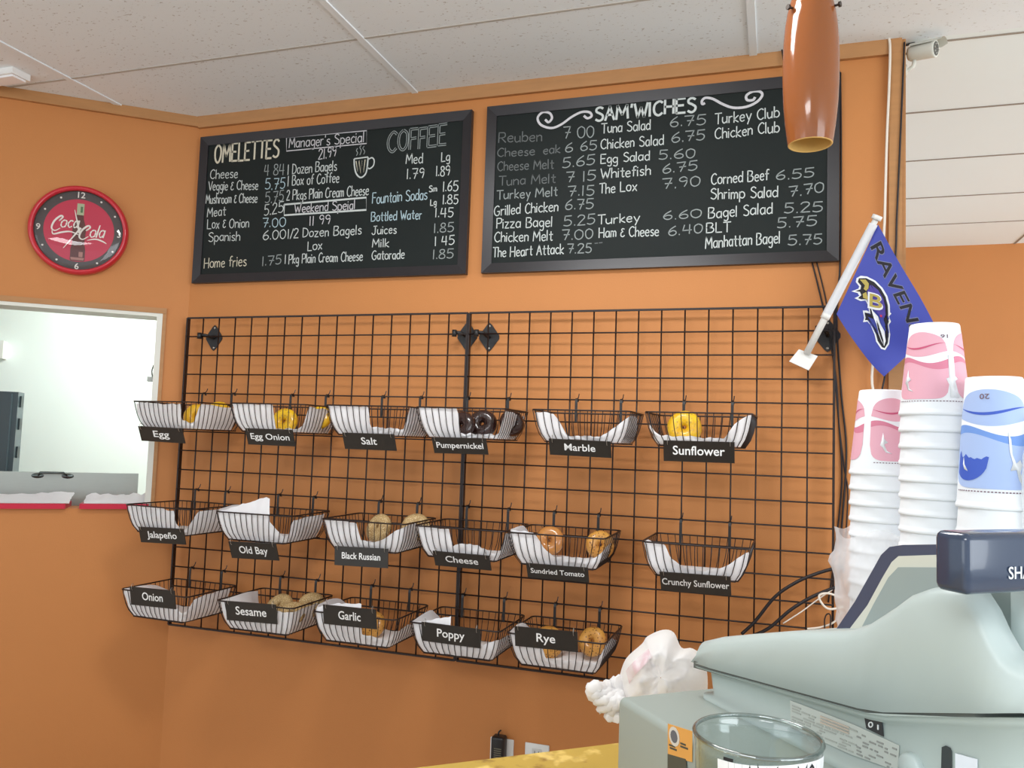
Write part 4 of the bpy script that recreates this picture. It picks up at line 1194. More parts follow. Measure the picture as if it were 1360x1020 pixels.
M_FW = mat('flag_white', (226, 230, 236), .7); M_FK = mat('flag_black', (30, 28, 36), .7); M_FP = mat('flag_deep_purple', (74, 62, 150), .7)
M_FG = mat('flag_gold', (176, 160, 84), .7); M_FR = mat('flag_red', (200, 50, 80), .7)
outl = [(175, 415), (200, 400), (240, 405), (290, 430), (335, 475), (365, 525), (380, 580), (382, 625), (390, 632), (376, 650), (387, 682), (374, 702), (382, 760), (375, 820), (350, 857), (325, 850), (295, 805), (285, 760), (262, 704), (242, 682), (215, 686), (222, 660), (214, 614), (240, 614), (252, 622), (248, 585), (230, 552), (200, 556), (162, 538), (192, 524), (182, 506), (143, 496), (186, 480), (192, 466), (170, 438)]
def inset(poly, f, cx, cy): return [(cx + (x - cx) * f, cy + (y - cy) * f) for x, y in poly]
blk = [(190, 416), (235, 415), (285, 440), (326, 482), (354, 530), (368, 582), (370, 640), (364, 655), (374, 682), (364, 704), (371, 760), (365, 815), (347, 845), (331, 840), (304, 800), (295, 755), (272, 700), (250, 672), (228, 674), (232, 655), (226, 625), (250, 634), (262, 640), (258, 585), (240, 545), (205, 545), (185, 538), (206, 520), (196, 498), (168, 494), (200, 484), (204, 462), (184, 438)]
pur = [(262, 452), (310, 490), (340, 540), (354, 590), (356, 640), (346, 660), (330, 660), (300, 620), (270, 600), (258, 560), (246, 530), (240, 500)]
decal('team_logo', [(dense(outl), M_FW, .0008), (dense(blk), M_FK, .0014), (dense(pur), M_FP, .002),
                    (dense([(196, 424), (232, 424), (252, 448), (250, 478), (236, 494), (220, 482), (228, 460), (212, 442)]), M_FG, .0021),
                    (dense([(214, 512), (236, 500), (246, 530), (256, 570), (240, 545), (218, 536)]), M_FG, .0021),
                    (dense([(264, 590), (282, 620), (310, 650), (322, 690), (348, 740), (354, 800), (344, 832), (326, 800), (312, 760), (300, 700), (284, 660)]), M_FW, .0026),
                    (dense([(300, 670), (312, 700), (338, 790), (342, 826), (326, 790), (308, 730)]), M_FK, .003),
                    (dense([(322, 640), (336, 642), (334, 654), (324, 652)]), M_FR, .003)])
mb = MB()
vs, fs, w_ = text_mesh('B')
for mt, lift, ox, oy, sx, sy in ((M_FW, .0022, 246, 597, 104, 98), (M_FG, .0026, 258, 587, 84, 78)):
    mb.use(mt)
    V = []
    for x, y in vs:
        u, v = fuv(1100 + (ox + x / w_ * sx * .92 + y * .02 * sy) / 4.636, 280 + (oy + x / w_ * sx * .22 - y * sy) / 4.636)
        V.append(FS(u, v) + fn(u, v) * lift * 2.0)
    mb.add(V, fs)
mb.build('logo_letter', t)
mb = MB()
u0, v0 = fuv(1156, 328); u1, v1 = fuv(1212, 445)
L_ = math.hypot(u1 - u0, v1 - v0); dx_, dy_ = (u1 - u0) / L_, (v1 - v0) / L_
uh, vh = fuv(1170, 320)
hx, hy = uh - u0, vh - v0
vs, fs, w_ = text_mesh('RAVENS')
for mt, lift, gx in ((mat('flag_letter_edge', (120, 124, 160), .7), .0008, .012), (M_FK, .0014, 0)):
    mb.use(mt)
    offs = [(gx * c_, gx * s_) for c_, s_ in ((1, 0), (-1, 0), (0, 1), (0, -1))] if gx else [(0, 0)]
    for ox, oy in offs:
        V = []
        for x, y in vs:
            u = u0 + dx_ * L_ * x / w_ + hx * y + ox * .6; v = v0 + dy_ * L_ * x / w_ + hy * y + oy * .6
            V.append(FS(u, v) + fn(u, v) * (lift + (ox + oy) * .004))
        mb.add(V, fs)
mb.build('team_name', t)

# =================================================================== COUNTER FRAME (e1 along the counter, e2 across it)
TH = math.radians(40)
E1 = Vector((math.cos(TH), math.sin(TH), 0)); E2 = Vector((-math.sin(TH), math.cos(TH), 0))
def K(a, b, z): return Vector((CAM.x, CAM.y, 0)) + E1 * a + E2 * b + Vector((0, 0, z))
def on_e1(px, py, k):
    q_ = on_p(px, py, CAM + E1 * k, E1) - CAM; return q_.dot(E2), q_.z + CAM.z
CT_Z = 1.05
M_TOP = mat('counter_laminate', (186, 156, 74), .35, noise_amt=.14, noise_scale=14)
speckle(M_TOP, (128, 92, 44), 30, .30, .40, .8, (1, 1, 1), 'NOISE'); speckle(M_TOP, (244, 214, 130), 22, .34, .44, .6, (1.3, 1, 1), 'NOISE')
t = thing('service_counter', K(.2, .5, 0), 'front counter with a speckled yellow laminate top', 'counter')
m = mesh(M_TOP)
def kbox(mb, a0, a1, b0, b1, z0, z1):
    mb.hexa([K(a0, b0, z0), K(a1, b0, z0), K(a1, b1, z0), K(a0, b1, z0), K(a0, b0, z1), K(a1, b0, z1), K(a1, b1, z1), K(a0, b1, z1)])
kbox(m, -1.6, 2.0, .30, .975, CT_Z - .04, CT_Z); m.build('countertop', t)
m = mesh(mat('counter_base_panel', (150, 110, 70), .5, noise_amt=.1, noise_scale=8)); kbox(m, -1.55, 1.95, .36, .93, 0, CT_Z - .04); m.build('base', t)

# =================================================================== CASH DRAWER
DZ = 1.19
M_DR = mat('drawer_grey', (150, 159, 153), .45, noise_amt=.03, noise_scale=8)
t = thing('cash_box', K(.64, .58, CT_Z), 'grey metal cash box under the register with an orange sticker on its side', 'cash box')
m = mesh(M_DR, True)
def KT(p): return K(p.x, p.y, p.z)
m.bbox((.645, .545, (DZ + CT_Z) / 2 + .004), (.43, .41, DZ - CT_Z - .008), .007, KT, 3)
m.build('case', t)
m = mesh(mat('rubber', (40, 40, 42), .7))
for a in (.46, .83):
    for b in (.37, .72): m.lathe([(.012, CT_Z), (.012, CT_Z + .006)], 12, lambda p: K(a + p.x, b + p.y, p.z), (True, True))
m.build('feet', t)
m = mesh(mat('sticker_orange', (216, 158, 84), .5))
sq = [on_e1(x, y, .4295) for x, y in ((888, 961), (920, 971), (920, 1012), (888, 1003))]
bA = .4292
m.prism([(b_, z_) for b_, z_ in sq], lambda x, y, q: K(bA - q, x, y), 0, .0006)
sq2 = [on_e1(x, y, .4295) for x, y in ((888, 1001), (912, 1008), (914, 1030), (888, 1022))]
m.use(mat('sticker_dark', (74, 76, 70), .5)); m.prism(sq2, lambda x, y, q: K(bA - q, x, y), 0, .0009)
cb, cz_ = on_e1(897, 978, .4295)
for r_, mt in ((.0085, mat('sticker_ring', (206, 202, 196), .5)), (.0055, mat('sticker_core', (96, 100, 110), .5))):
    m.use(mt); m.prism([(cb + r_ * math.cos(j * .449), cz_ + r_ * math.sin(j * .449)) for j in range(14)], lambda x, y, q: K(bA - .0008 - (.0003 if r_ < .006 else 0) - q, x, y), 0, .0003)
for (x_, y_, w_) in ((905, 988, 7), (905, 992, 10), (890, 990, 8), (891, 994, 9)):
    a_, b_ = on_e1(x_, y_, .4295), on_e1(x_ + w_, y_ + w_ * .38, .4295)
    m.use(MATS['sticker_dark']); m.prism([(a_[0], a_[1]), (b_[0], b_[1]), (b_[0], b_[1] + .0016), (a_[0], a_[1] + .0016)], lambda x, y, q: K(bA - .0007 - q, x, y), 0, .0003)
m.build('sticker', t)

# =================================================================== CASH REGISTER
t = thing('cash_register', K(.70, .55, DZ), 'pale grey cash register with raised display hood, on the grey cash box', 'cash register')
M_REG = mat('register_plastic', (182, 195, 193), .4)
M_REG2 = mat('register_base_plastic', (172, 184, 180), .45)
AL, AR = .508, .885
def loft(mb, secs, n=5):
    """secs: (b, a0, a1, z0, z1, r): rounded-top cross-sections"""
    rows = []
    for b, a0, a1, z0, z1, r in secs:
        r = min(r, (a1 - a0) / 2, (z1 - z0) * .9); pts = [K(a0, b, z0)]
        dr = .006
        for k_ in range(n + 1):
            a = math.radians(180 - 90 * k_ / n); pts.append(K(a0 + dr + r + r * math.cos(a), b, z1 - r + r * math.sin(a)))
        zd = z1 if b > .4481 else min(z1, 1.306)
        e_ = dr + r + .012
        pts += [K(a0 + e_, b, z1), K(a0 + e_ + .006, b, zd), K(a1 - e_ - .006, b, zd), K(a1 - e_, b, z1)]
        for k_ in range(n + 1):
            a = math.radians(90 - 90 * k_ / n); pts.append(K(a1 - dr - r + r * math.cos(a), b, z1 - r + r * math.sin(a)))
        pts.append(K(a1, b, z0)); rows.append(pts)
    mb.grid(rows, True)
    o = len(mb.v) - len(rows) * len(rows[0]); m_ = len(rows[0])
    mb.f.append([o + i for i in range(m_)]); mb.m.append(mb.cur); mb.smooth.append(False)
    mb.f.append([o + m_ * (len(rows) - 1) + i for i in range(m_)][::-1]); mb.m.append(mb.cur); mb.smooth.append(False)
def seam(b): return 1.222 + (.737 - b) * .108 + max(0, .49 - b) * .2
top = [(.739, 1.238), (.735, 1.244), (.70, 1.2565), (.65, 1.271), (.60, 1.285), (.55, 1.297), (.527, 1.303), (.505, 1.313), (.48, 1.331), (.465, 1.343), (.4485, 1.351), (.448, 1.3512), (.435, 1.355), (.42, 1.356), (.412, 1.353), (.404, 1.343), (.397, 1.330), (.390, 1.319), (.384, 1.314), (.374, 1.311), (.364, 1.308), (.357, 1.304), (.353, 1.298)]
secs = []
for b, z in top:
    ins = 0
    if b < .40: ins = .05 * (1 - math.sqrt(max(0, 1 - ((.40 - b) / .048) ** 2)))
    if b > .73: ins = .004
    secs.append((b, AL + ins, AR - ins, seam(max(b, .375)), z, .012))
m = mesh(M_REG, True); loft(m, secs); m.build('upper_housing', t)
def path_param(pl, p_):
    best = None
    for i in range(len(pl)):
        (xa_, ya_), (xb_, yb_) = pl[i], pl[(i + 1) % len(pl)]
        L2 = (xb_ - xa_) ** 2 + (yb_ - ya_) ** 2 or 1e-12
        q_ = max(0, min(1, ((p_[0] - xa_) * (xb_ - xa_) + (p_[1] - ya_) * (yb_ - ya_)) / L2))
        d_ = math.hypot(xa_ + (xb_ - xa_) * q_ - p_[0], ya_ + (yb_ - ya_) * q_ - p_[1])
        if best is None or d_ < best[0] - 1e-9: best = (d_, i, q_)
    return best[1], best[2]
def pl_xy(pl, iq):
    (xa_, ya_), (xb_, yb_) = pl[iq[0]], pl[(iq[0] + 1) % len(pl)]
    return xa_ + (xb_ - xa_) * iq[1], ya_ + (yb_ - ya_) * iq[1]
m = mesh(M_REG2, True)
rows = []
for z_, ina, inb in ((1.0, .000, .0), (.96, .001, .001), (.92, .003, .003), (.875, .009, .008), (.16, .010, .010), (.13, .003, .006), (0, .003, .006)):
    ring_ = []
    pl = []
    a0, a1, b0, b1, r_ = AL + .002 + ina, AR - .002 - ina, .354 + inb, .737 - inb * 2, .045
    for (ca, cb_, s0_) in ((a1 - r_, b1 - .012, 0), (a0 + .012, b1 - .012, 90), (a0 + r_, b0 + r_, 180), (a1 - r_, b0 + r_, 270)):
        rr = .012 if s0_ in (90,) else r_
        if s0_ == 0: rr = .012; ca = a1 - .012
        for k_ in range(6):
            a = math.radians(s0_ + 90 * k_ / 5); pl.append((ca + rr * math.cos(a), cb_ + rr * math.sin(a)))
    pd = []
    for i in range(len(pl)):
        (xa_, ya_), (xb_, yb_) = pl[i], pl[(i + 1) % len(pl)]
        nn_ = max(1, int(math.hypot(xb_ - xa_, yb_ - ya_) / .02))
        pd += [(xa_ + (xb_ - xa_) * q_ / nn_, ya_ + (yb_ - ya_) * q_ / nn_) for q_ in range(nn_)]
    if not rows: NPD = len(pd)
    else: pd = [pl_xy(pl, q_) for q_ in SPD]
    if not rows: SPD = [path_param(pl, p_) for p_ in pd]
    for a, b in pd:
        zt = seam(max(b, .375)) - .0028
        ring_.append(K(a, b, DZ + (zt - DZ) * z_))
    rows.append(ring_)
m.grid(rows, True); o = len(m.v) - len(rows) * len(rows[0]); n_ = len(rows[0])
m.f.append([o + i for i in range(n_)]); m.m.append(0); m.smooth.append(False)
m.build('lower_housing', t)
m = mesh(mat('seam_dark', (96, 100, 96), .7))
for i in range(20):
    ba, bb = .368 + (.733 - .368) * i / 20, .368 + (.733 - .368) * (i + 1) / 20
    ina_, inb_ = (max(0, .40 - q_) * 1.1 for q_ in (ba, bb))
    m.hexa([K(AL + .0035 + ina_, ba, seam(ba) - .005), K(AR - .0035 - ina_, ba, seam(ba) - .005), K(AR - .0035 - inb_, bb, seam(bb) - .005), K(AL + .0035 + inb_, bb, seam(bb) - .005),
            K(AL + .0035 + ina_, ba, seam(ba) + .002), K(AR - .0035 - ina_, ba, seam(ba) + .002), K(AR - .0035 - inb_, bb, seam(bb) + .002), K(AL + .0035 + inb_, bb, seam(bb) + .002)])
m.build('seam_gasket', t)
# display hood: raised over the keyboard, profile (b,z) extruded along e1
HA, HB = .56, .86
hood = [(.585, 1.285), (.560, 1.318), (.540, 1.349), (.531, 1.363), (.522, 1.371), (.508, 1.3745), (.44, 1.384), (.40, 1.386), (.40, 1.30)]
def off_poly(poly, d): return [(x - d * (1 if x > .41 else 0), y - d * (1.0 if y > 1.30 else 0)) for x, y in poly]
m = mesh(mat('hood_dark', (66, 76, 98), .25, coat=.4)); m.prism(hood, lambda x, y, q: K(q, x, y), HA, HB); m.build('display_hood', t)
side = [(.566, 1.29), (.543, 1.318), (.527, 1.344), (.517, 1.359), (.510, 1.365), (.44, 1.377), (.404, 1.379), (.404, 1.31)]
m = mesh(mat('hood_beige', (206, 208, 196), .45)); m.prism(side, lambda x, y, q: K(q, x, y), HA - .003, HA + .002); m.build('side_panel', t)
ins_ = [(.548, 1.298), (.534, 1.322), (.519, 1.346), (.509, 1.356), (.44, 1.3665), (.408, 1.3685), (.408, 1.315)]
m = mesh(mat('hood_grey_inset', (150, 162, 160), .4)); m.prism(ins_, lambda x, y, q: K(q, x, y), HA - .0045, HA + .001); m.build('side_inset', t)
# customer display
c_ = on_p(1283, 705, CAM + E2 * .375, E2) - CAM
ca0 = c_.dot(E1)
zt_ = 1.4005; zb_ = 1.361
m = mesh(mat('display_dark', (50, 62, 84), .2, coat=.5), True)
m.bbox((ca0 + .075, .387, (zt_ + zb_) / 2), (.15, .026, zt_ - zb_), .005, KT, 3)
cd = m.build('customer_display', t)
m = mesh(mat('display_letters', (214, 220, 224), .4))
a_, z_ = 0, 0
q_ = on_p(1339, 769, CAM + E2 * .3735, E2) - CAM
put_text(m, 'SHARP', lambda x, y, q: K(q_.dot(E1) + x, .3735 - q, q_.z + CAM.z + y), 0, 0, .034, .0078, .0004)
m.box((0, 0, 0), (.0001, .0001, .0001), lambda p: K(q_.dot(E1), .374, q_.z + CAM.z) + p)
d_ = m.build('display_brand', cd)
m = mesh(M_REG, True); m.bbox((ca0 + .105, .400, 1.334), (.045, .016, .062), .004, KT, 2); m.build('display_stem', t)
# switch and labels on the side
def side_quad(mb, pts, lift, k=AL + .0115):
    poly = [on_e1(x, y, k) for x, y in pts]
    mb.prism(poly, lambda x, y, q: K(k - lift - q, x, y), 0, .0006)
m = mesh(mat('switch_black', (46, 52, 58), .3)); side_quad(m, [(1150, 949), (1174, 959), (1176, 978), (1153, 967)], .0015)
m.use(mat('switch_mark', (220, 224, 224), .5))
for r_ in range(10):
    a0_, a1_ = r_ * .628, (r_ + 1) * .628
    side_quad(m, [(1159.5 + 3.2 * math.cos(a0_), 962 + 4 * math.sin(a0_)), (1159.5 + 3.2 * math.cos(a1_), 962 + 4 * math.sin(a1_)), (1159.5 + 2 * math.cos(a1_), 962 + 2.6 * math.sin(a1_)), (1159.5 + 2 * math.cos(a0_), 962 + 2.6 * math.sin(a0_))], .0022)
side_quad(m, [(1168.5, 962), (1170, 962.6), (1170, 969), (1168.5, 968.4)], .0022)
m.build('power_switch', t)
m = mesh(mat('label_plate', (186, 192, 186), .5)); side_quad(m, [(1051, 930), (1135, 962), (1196, 990), (1194, 1024), (1132, 1002), (1052, 966)], .0008)
m.use(mat('label_print', (166, 170, 164), .6))
rn = random.Random(5)
for r_ in range(9):
    x0 = 1054
    while x0 < 1130:
        w_ = rn.uniform(5, 16); y0 = 935 + r_ * 3.7 + (x0 - 1052) * .40
        if rn.random() < .8: side_quad(m, [(x0, y0), (x0 + w_, y0 + w_ * .4), (x0 + w_, y0 + w_ * .4 + 1.7), (x0, y0 + 1.7)], .0015)
        x0 += w_ + 2.5
m.use(mat('label_print_orange', (190, 178, 164), .6))
for r_ in range(3): side_quad(m, [(1092, 950 + r_ * 4), (1130, 965 + r_ * 4), (1130, 967 + r_ * 4), (1092, 952 + r_ * 4)], .0018)
m.use(mat('label_print_dark', (146, 148, 144), .6))
for r_ in range(7):
    x0 = 1140
    while x0 < 1188:
        w_ = rn.uniform(3, 9); y0 = 972 + r_ * 4.6 + (x0 - 1140) * .42
        if rn.random() < .7: side_quad(m, [(x0, y0), (x0 + w_, y0 + w_ * .42), (x0 + w_, y0 + w_ * .42 + 2), (x0, y0 + 2)], .0015)
        x0 += w_ + 3
m.build('rating_label', t)
m = mesh(mat('port_dark', (58, 64, 66), .4)); side_quad(m, [(1253, 992), (1258, 990), (1264, 993), (1266, 998), (1266, 1030), (1252, 1030)], .0012); m.build('side_slot', t)
m = mesh(mat('slot_label', (226, 232, 240), .4)); side_quad(m, [(1271, 1000), (1300, 1008), (1300, 1030), (1271, 1030)], .0012)
m.build('service_label', t)
m = mesh(M_REG, True)
kb_, kz_ = on_e1(1212, 1018, AL + .011)
m.lathe([(.010, 0), (.010, .004), (.0085, .006), (.0002, .006)], 20, lambda p: K(AL + .0115 - p.z, kb_ + p.x, kz_ + p.y)); m.build('side_knob', t)

# =================================================================== TIP JAR
jd = .60
jc = at_d(1006, 977, jd); JR = .0460
jz = jc.z + .0
t = thing('tip_jar', (jc.x, jc.y, CT_Z), 'clear plastic tip jar wrapped with a paper band reading THANK YOU', 'jar')
clear_mat('jar_plastic', (238, 242, 242), 1.45, .03)
T = lambda p: Vector((jc.x + p.x, jc.y + p.y, p.z))
m = mesh(MATS['jar_plastic'], True)
m.lathe([(.0002, CT_Z + .002), (JR - .010, CT_Z + .002), (JR - .006, CT_Z + .008), (JR - .001, jz - .016), (JR, jz - .002), (JR + .0012, jz), (JR - .0006, jz + .0008), (JR - .0026, jz - .003), (JR - .0036, jz - .016), (JR - .0085, CT_Z + .01), (.0002, CT_Z + .005)], 64, T)
m.build('jar_wall', t)
m = mesh(clear_mat('jar_rim_plastic', (225, 232, 232), 1.6, .12), True)
m.tube([(jc.x + (JR - .0002) * math.cos(j * math.pi / 32), jc.y + (JR - .0002) * math.sin(j * math.pi / 32), jz) for j in range(64)], .0017, 8, True); m.build('jar_rim', t)
fwd = (Vector((jc.x, jc.y, 0)) - Vector((CAM.x, CAM.y, 0))).normalized(); rgt = Vector((fwd.y, -fwd.x, 0))
def JT(ang, z, q):
    r_ = JR + .0006 + q - (jz - z) * .05
    return Vector((jc.x, jc.y, z)) - fwd * r_ * math.cos(ang) + rgt * r_ * math.sin(ang)
m = mesh(MATS['liner_paper'], True)
rows = []
for k_ in range(41):
    a = -.62 + 2.05 * k_ / 40
    rows.append([JT(a, jz - .005 + .002 * math.sin(a * 2.2), 0), JT(a, jz - .065, 0)])
m.grid(rows); m.build('paper_band', t)
m = mesh(mat('marker_black', (30, 30, 34), .7))
for wd, a0, a1 in (('THANK', -.50, .32), ('YOU', .62, 1.2)):
    st, W_ = strokes(wd, random.Random(2))
    for s_ in st:
        m.ribbon([(a0 + (a1 - a0) * p_[0] / W_, jz - .0225 + .0017 * p_[1]) for p_ in s_], [.0024] * len(s_), lambda x, y, q: JT(x, y, .0004 + q), .0)
m.build('lettering', t)
# =================================================================== PLASTIC BAGS BUNDLE
t = thing('bag_bundle', at_d(870, 900, 1.0), 'white crumpled bundle of cloth with faint pink print and fringed ends behind the cash box', 'bag')
M_BAG = sheet_mat('bag_white', (250, 249, 249), .5)
M_BAGP = sheet_mat('bag_pink', (236, 212, 218), .4)
def zb(x, y): return (760 + x / 4, 800 + y / 4)
outline = [(255, 430), (250, 400), (285, 300), (370, 220), (400, 180), (480, 146), (540, 160), (580, 240), (640, 245), (700, 300), (720, 430), (700, 560), (640, 640), (520, 640), (400, 620), (300, 590), (262, 520)]
bdep = 1.01
ccx, ccy = 470, 400
m = mesh(M_BAG, True)
rings = []
NR, NA = 10, 56
ol = catmull([(x, y, 0) for x, y in outline], 4, True)
N_ = len(ol)
fwdv = (ROT @ Vector((0, 1, 0)))
def bagpt(ang_i, r):
    p = ol[ang_i % N_]
    x = ccx + (p.x - ccx) * r; y = ccy + (p.y - ccy) * r
    h = math.sqrt(max(0, 1 - r * r)) * .075
    nz = noise.noise(Vector((x * .012, y * .012, 1.7))) * .022 + noise.noise(Vector((x * .035, y * .03, 4.2))) * .010 + abs(noise.noise(Vector((x * .02 + 5, y * .008, 9)))) * .012
    return x, y, h, nz
for k_ in range(NR + 1):
    r = k_ / NR; ring_ = []
    for i in range(N_):
        x, y, h, nz = bagpt(i, max(r, .01))
        ring_.append(at_d(*zb(x, y), bdep - h - nz * (1 - r ** 3)))
    rings.append(ring_)
back = []
for k_ in range(NR + 1):
    r = 1 - k_ / NR; ring_ = []
    for i in range(N_):
        x, y, h, nz = bagpt(i, max(r, .01))
        ring_.append(at_d(*zb(x, y), bdep + h * .9 + nz * (1 - r ** 3)))
    back.append(ring_)
m.grid(rings + back[1:], True); 
body = m.build('crumpled_body', t)
speckle(M_BAGP, (244, 240, 240), 60, .42, .56, 1, (1, 1, 1), 'NOISE')
m = mesh(M_BAGP, True)
# printed pink patch following the folds on the left shoulder
rows = []
for i in range(13):
    row = []
    for j in range(9):
        x = 285 + 120 * i / 12 + 18 * j / 8; y = 365 - 120 * (i / 12) ** .8 + 70 * j / 8 * (1 - .3 * i / 12)
        dx, dy = x - ccx, y - ccy
        ang = math.atan2(dy, dx)
        best = min(range(N_), key=lambda q_: abs((math.atan2(ol[q_].y - ccy, ol[q_].x - ccx) - ang + math.pi) % (2 * math.pi) - math.pi))
        rad = math.hypot(ol[best].x - ccx, ol[best].y - ccy)
        r = min(.97, math.hypot(dx, dy) / rad)
        nz = noise.noise(Vector((x * .012, y * .012, 1.7))) * .022 + noise.noise(Vector((x * .035, y * .03, 4.2))) * .010 + abs(noise.noise(Vector((x * .02 + 5, y * .008, 9)))) * .012
        row.append(at_d(*zb(x, y), bdep - math.sqrt(max(0, 1 - r * r)) * .075 - nz * (1 - r ** 3) - .004))
    rows.append(row)
m.grid(rows); m.build('pink_print', t)
for k_, pts in enumerate([[(262, 430), (220, 440), (160, 462), (115, 450), (103, 470), (112, 500)], [(262, 450), (215, 470), (165, 490), (120, 495), (135, 515)], [(262, 470), (220, 495), (175, 520), (130, 525), (150, 538)],
                          [(265, 490), (230, 520), (190, 560), (150, 565), (160, 578)], [(268, 505), (240, 545), (205, 590), (190, 605), (202, 618)], [(270, 520), (250, 560), (232, 600), (226, 618)], [(272, 530), (258, 570), (248, 605), (240, 622)]]):
    P = catmull([at_d(*zb(x, y), bdep - .02 - .004 * k_ + .01 * math.sin(i * 1.4 + k_)) for i, (x, y) in enumerate(pts)], 5)
    n_ = len(P)
    m = mesh(M_BAG, True); m.tube(P, [(.0085 if k_ == 0 else .0055) * (1.15 - .35 * i / n_) * (1 + .16 * math.sin(i * 1.9 + k_)) for i in range(n_)], 8); m.build('fringe_strand', t)

# =================================================================== CUPS
M_FOAM = mat('foam_white', (234, 238, 242), .55, sss=.0)
PINK = [mat('cup_pink_light', (224, 168, 184), .6), mat('cup_pink_mid', (208, 124, 148), .6), mat('cup_pink_deep', (196, 84, 118), .6)]
BLUE = [mat('cup_blue_light', (168, 190, 232), .6), mat('cup_blue_mid', (112, 152, 220), .6), mat('cup_blue_deep', (62, 92, 190), .6)]
M_CTXT = mat('cup_print_text', (120, 96, 110), .6)
def cup_mesh(name, rb, rl, h, cols, size_txt, printed=True):
    """upside-down cup: z=0 at the lip, h at the base on top"""
    m = mesh(M_FOAM, True)
    m.lathe([(rl - .006, .0), (rl - .001, .0), (rl, .002), (rl - .0003, .005), (rl - .0016, .0075), (rl - .0018, .010),
             (rl - .0018 + (rb - rl + .0025) * .5, .010 + (h - .010) * .5), (rb, h - .002), (rb - .001, h), (rb - .004, h), (rb - .005, h - .003), (.0002, h - .003)], 40)
    r0 = rl - .0018
    def CUP(a, v, q):            # a: angle from the front (towards -Y), v 0..1 from lip band to base
        z = .010 + (h - .012) * v; r_ = r0 + (rb - r0) * v + .0005 + q
        return Vector((r_ * math.sin(a), -r_ * math.cos(a), z))
    def bandf(mt, a0, a1, lo, hi, q=0, n=28):
        m.use(mt, True)
        m.grid([[CUP(a0 + (a1 - a0) * i / n, lo(i / n), q), CUP(a0 + (a1 - a0) * i / n, (lo(i / n) + hi(i / n)) / 2, q), CUP(a0 + (a1 - a0) * i / n, hi(i / n), q)] for i in range(n + 1)])
    if printed:
        s_ = math.sin
        for off_, L_ in (((-1.35, 1.85), (.72, 1.85), (2.8, 1.85)) if cols is PINK else ((-1.45, 2.75), (1.5, 2.75))):
            a0, a1 = off_, off_ + L_
            rd = lambda u: (max(0, 1 - ((abs(u - .5) * 2) ** 6))) ** .5
            bandf(cols[0], a0, a1, lambda u: .10 + .20 * (1 - rd(u)), lambda u: .50 + .05 * s_(u * 5 + .6))
            bandf(cols[1], a0, a1, lambda u: .50 + .05 * s_(u * 5 + .6), lambda u: .565 + .045 * s_(u * 5.5 + .9) + .005, .0001)
            bandf(cols[0], a0, a1, lambda u: .64 + .035 * s_(u * 5 + 2.2), lambda u: .86 + .045 * s_(u * 4.4 - .4) - .16 * (1 - rd(u)))
            bandf(cols[2], a0 + .02, a1 - .05, lambda u: .735 + .03 * s_(u * 5.6 + 2.4) - .012 * s_(math.pi * u), lambda u: .735 + .03 * s_(u * 5.6 + 2.4) + .012 * s_(math.pi * u), .0003)
        m.use(M_FOAM)
        fish = [(-.44, .42), (-.38, .32), (-.30, .26), (-.16, .225), (-.30, .245), (-.42, .27), (-.52, .23), (-.50, .30), (-.56, .33), (-.47, .34)]
        if cols is BLUE:
            m.use(cols[2]); nn = 16
            top_ = [.37, .40, .36, .345, .355, .375, .36, .345, .35, .34, .335, .345, .34, .335, .35, .36, .355]
            m.grid([[CUP(-1.25 + 1.1 * i / nn, .35 - (.19 * math.sqrt(max(0, 1 - ((i / nn - .42) / .58) ** 2))), .0004), CUP(-1.25 + 1.1 * i / nn, top_[i], .0004)] for i in range(nn + 1)])
            m.prism([(.9, .30), (.91, .30), (.905, .305)], lambda x, y, q: CUP(x, y, q), .0002, .0005)
            m.use(M_FOAM); m.prism([(.40, .56), (.48, .50), (.50, .38), (.60, .31), (.74, .34), (.80, .30), (.72, .24), (.80, .12), (.66, .18), (.60, .26), (.42, .25), (.50, .31), (.42, .40)], lambda x, y, q: CUP(x, y, q), .0003, .0008)
            m.prism([(-.98, .345), (-.93, .29), (-.78, .235), (-.93, .25), (-1.0, .29)], lambda x, y, q: CUP(x, y, q), .0006, .0009)
        else:
            m.prism([(-.9, .46), (-.86, .38), (-.74, .335), (-.86, .31), (-.78, .23), (-.60, .19), (-.82, .21), (-.92, .27), (-1.0, .30), (-.95, .36)], lambda x, y, q: CUP(x, y, q), .0003, .0006)
            m.prism([(.50, .62), (.62, .62), (.63, .40), (.80, .34), (.66, .31), (.66, .22), (.80, .12), (.50, .12), (.52, .24), (.40, .34), (.52, .36)], lambda x, y, q: CUP(x, y, q), .0002, .0007)
        m.use(M_CTXT)
        vs, fs, w_ = text_mesh(size_txt)
        ac = .40 if cols is PINK else -.30
        m.add([CUP(ac - (x - w_ / 2) * .0075 / rb, .845 - (y - .5) * .042, .0008) for x, y in vs], fs)
        for k_ in range(26):
            a = -1.2 + 2.4 * k_ / 26
            m.add([CUP(a, .072, .0004), CUP(a + .055, .072, .0004), CUP(a + .055, .082, .0004), CUP(a, .082, .0004)], [(0, 1, 2, 3)])
    o = m.build(name, origin=(0, 0, 0))
    return o
def ordinal(i): return ['topmost', 'second', 'third', 'fourth', 'fifth', 'sixth', 'seventh', 'eighth', 'ninth', 'tenth', 'eleventh', 'twelfth', 'thirteenth', 'fourteenth', 'fifteenth', 'sixteenth', 'seventeenth', 'eighteenth', 'nineteenth', 'twentieth', 'twenty-first', 'twenty-second', 'twenty-third'][i]
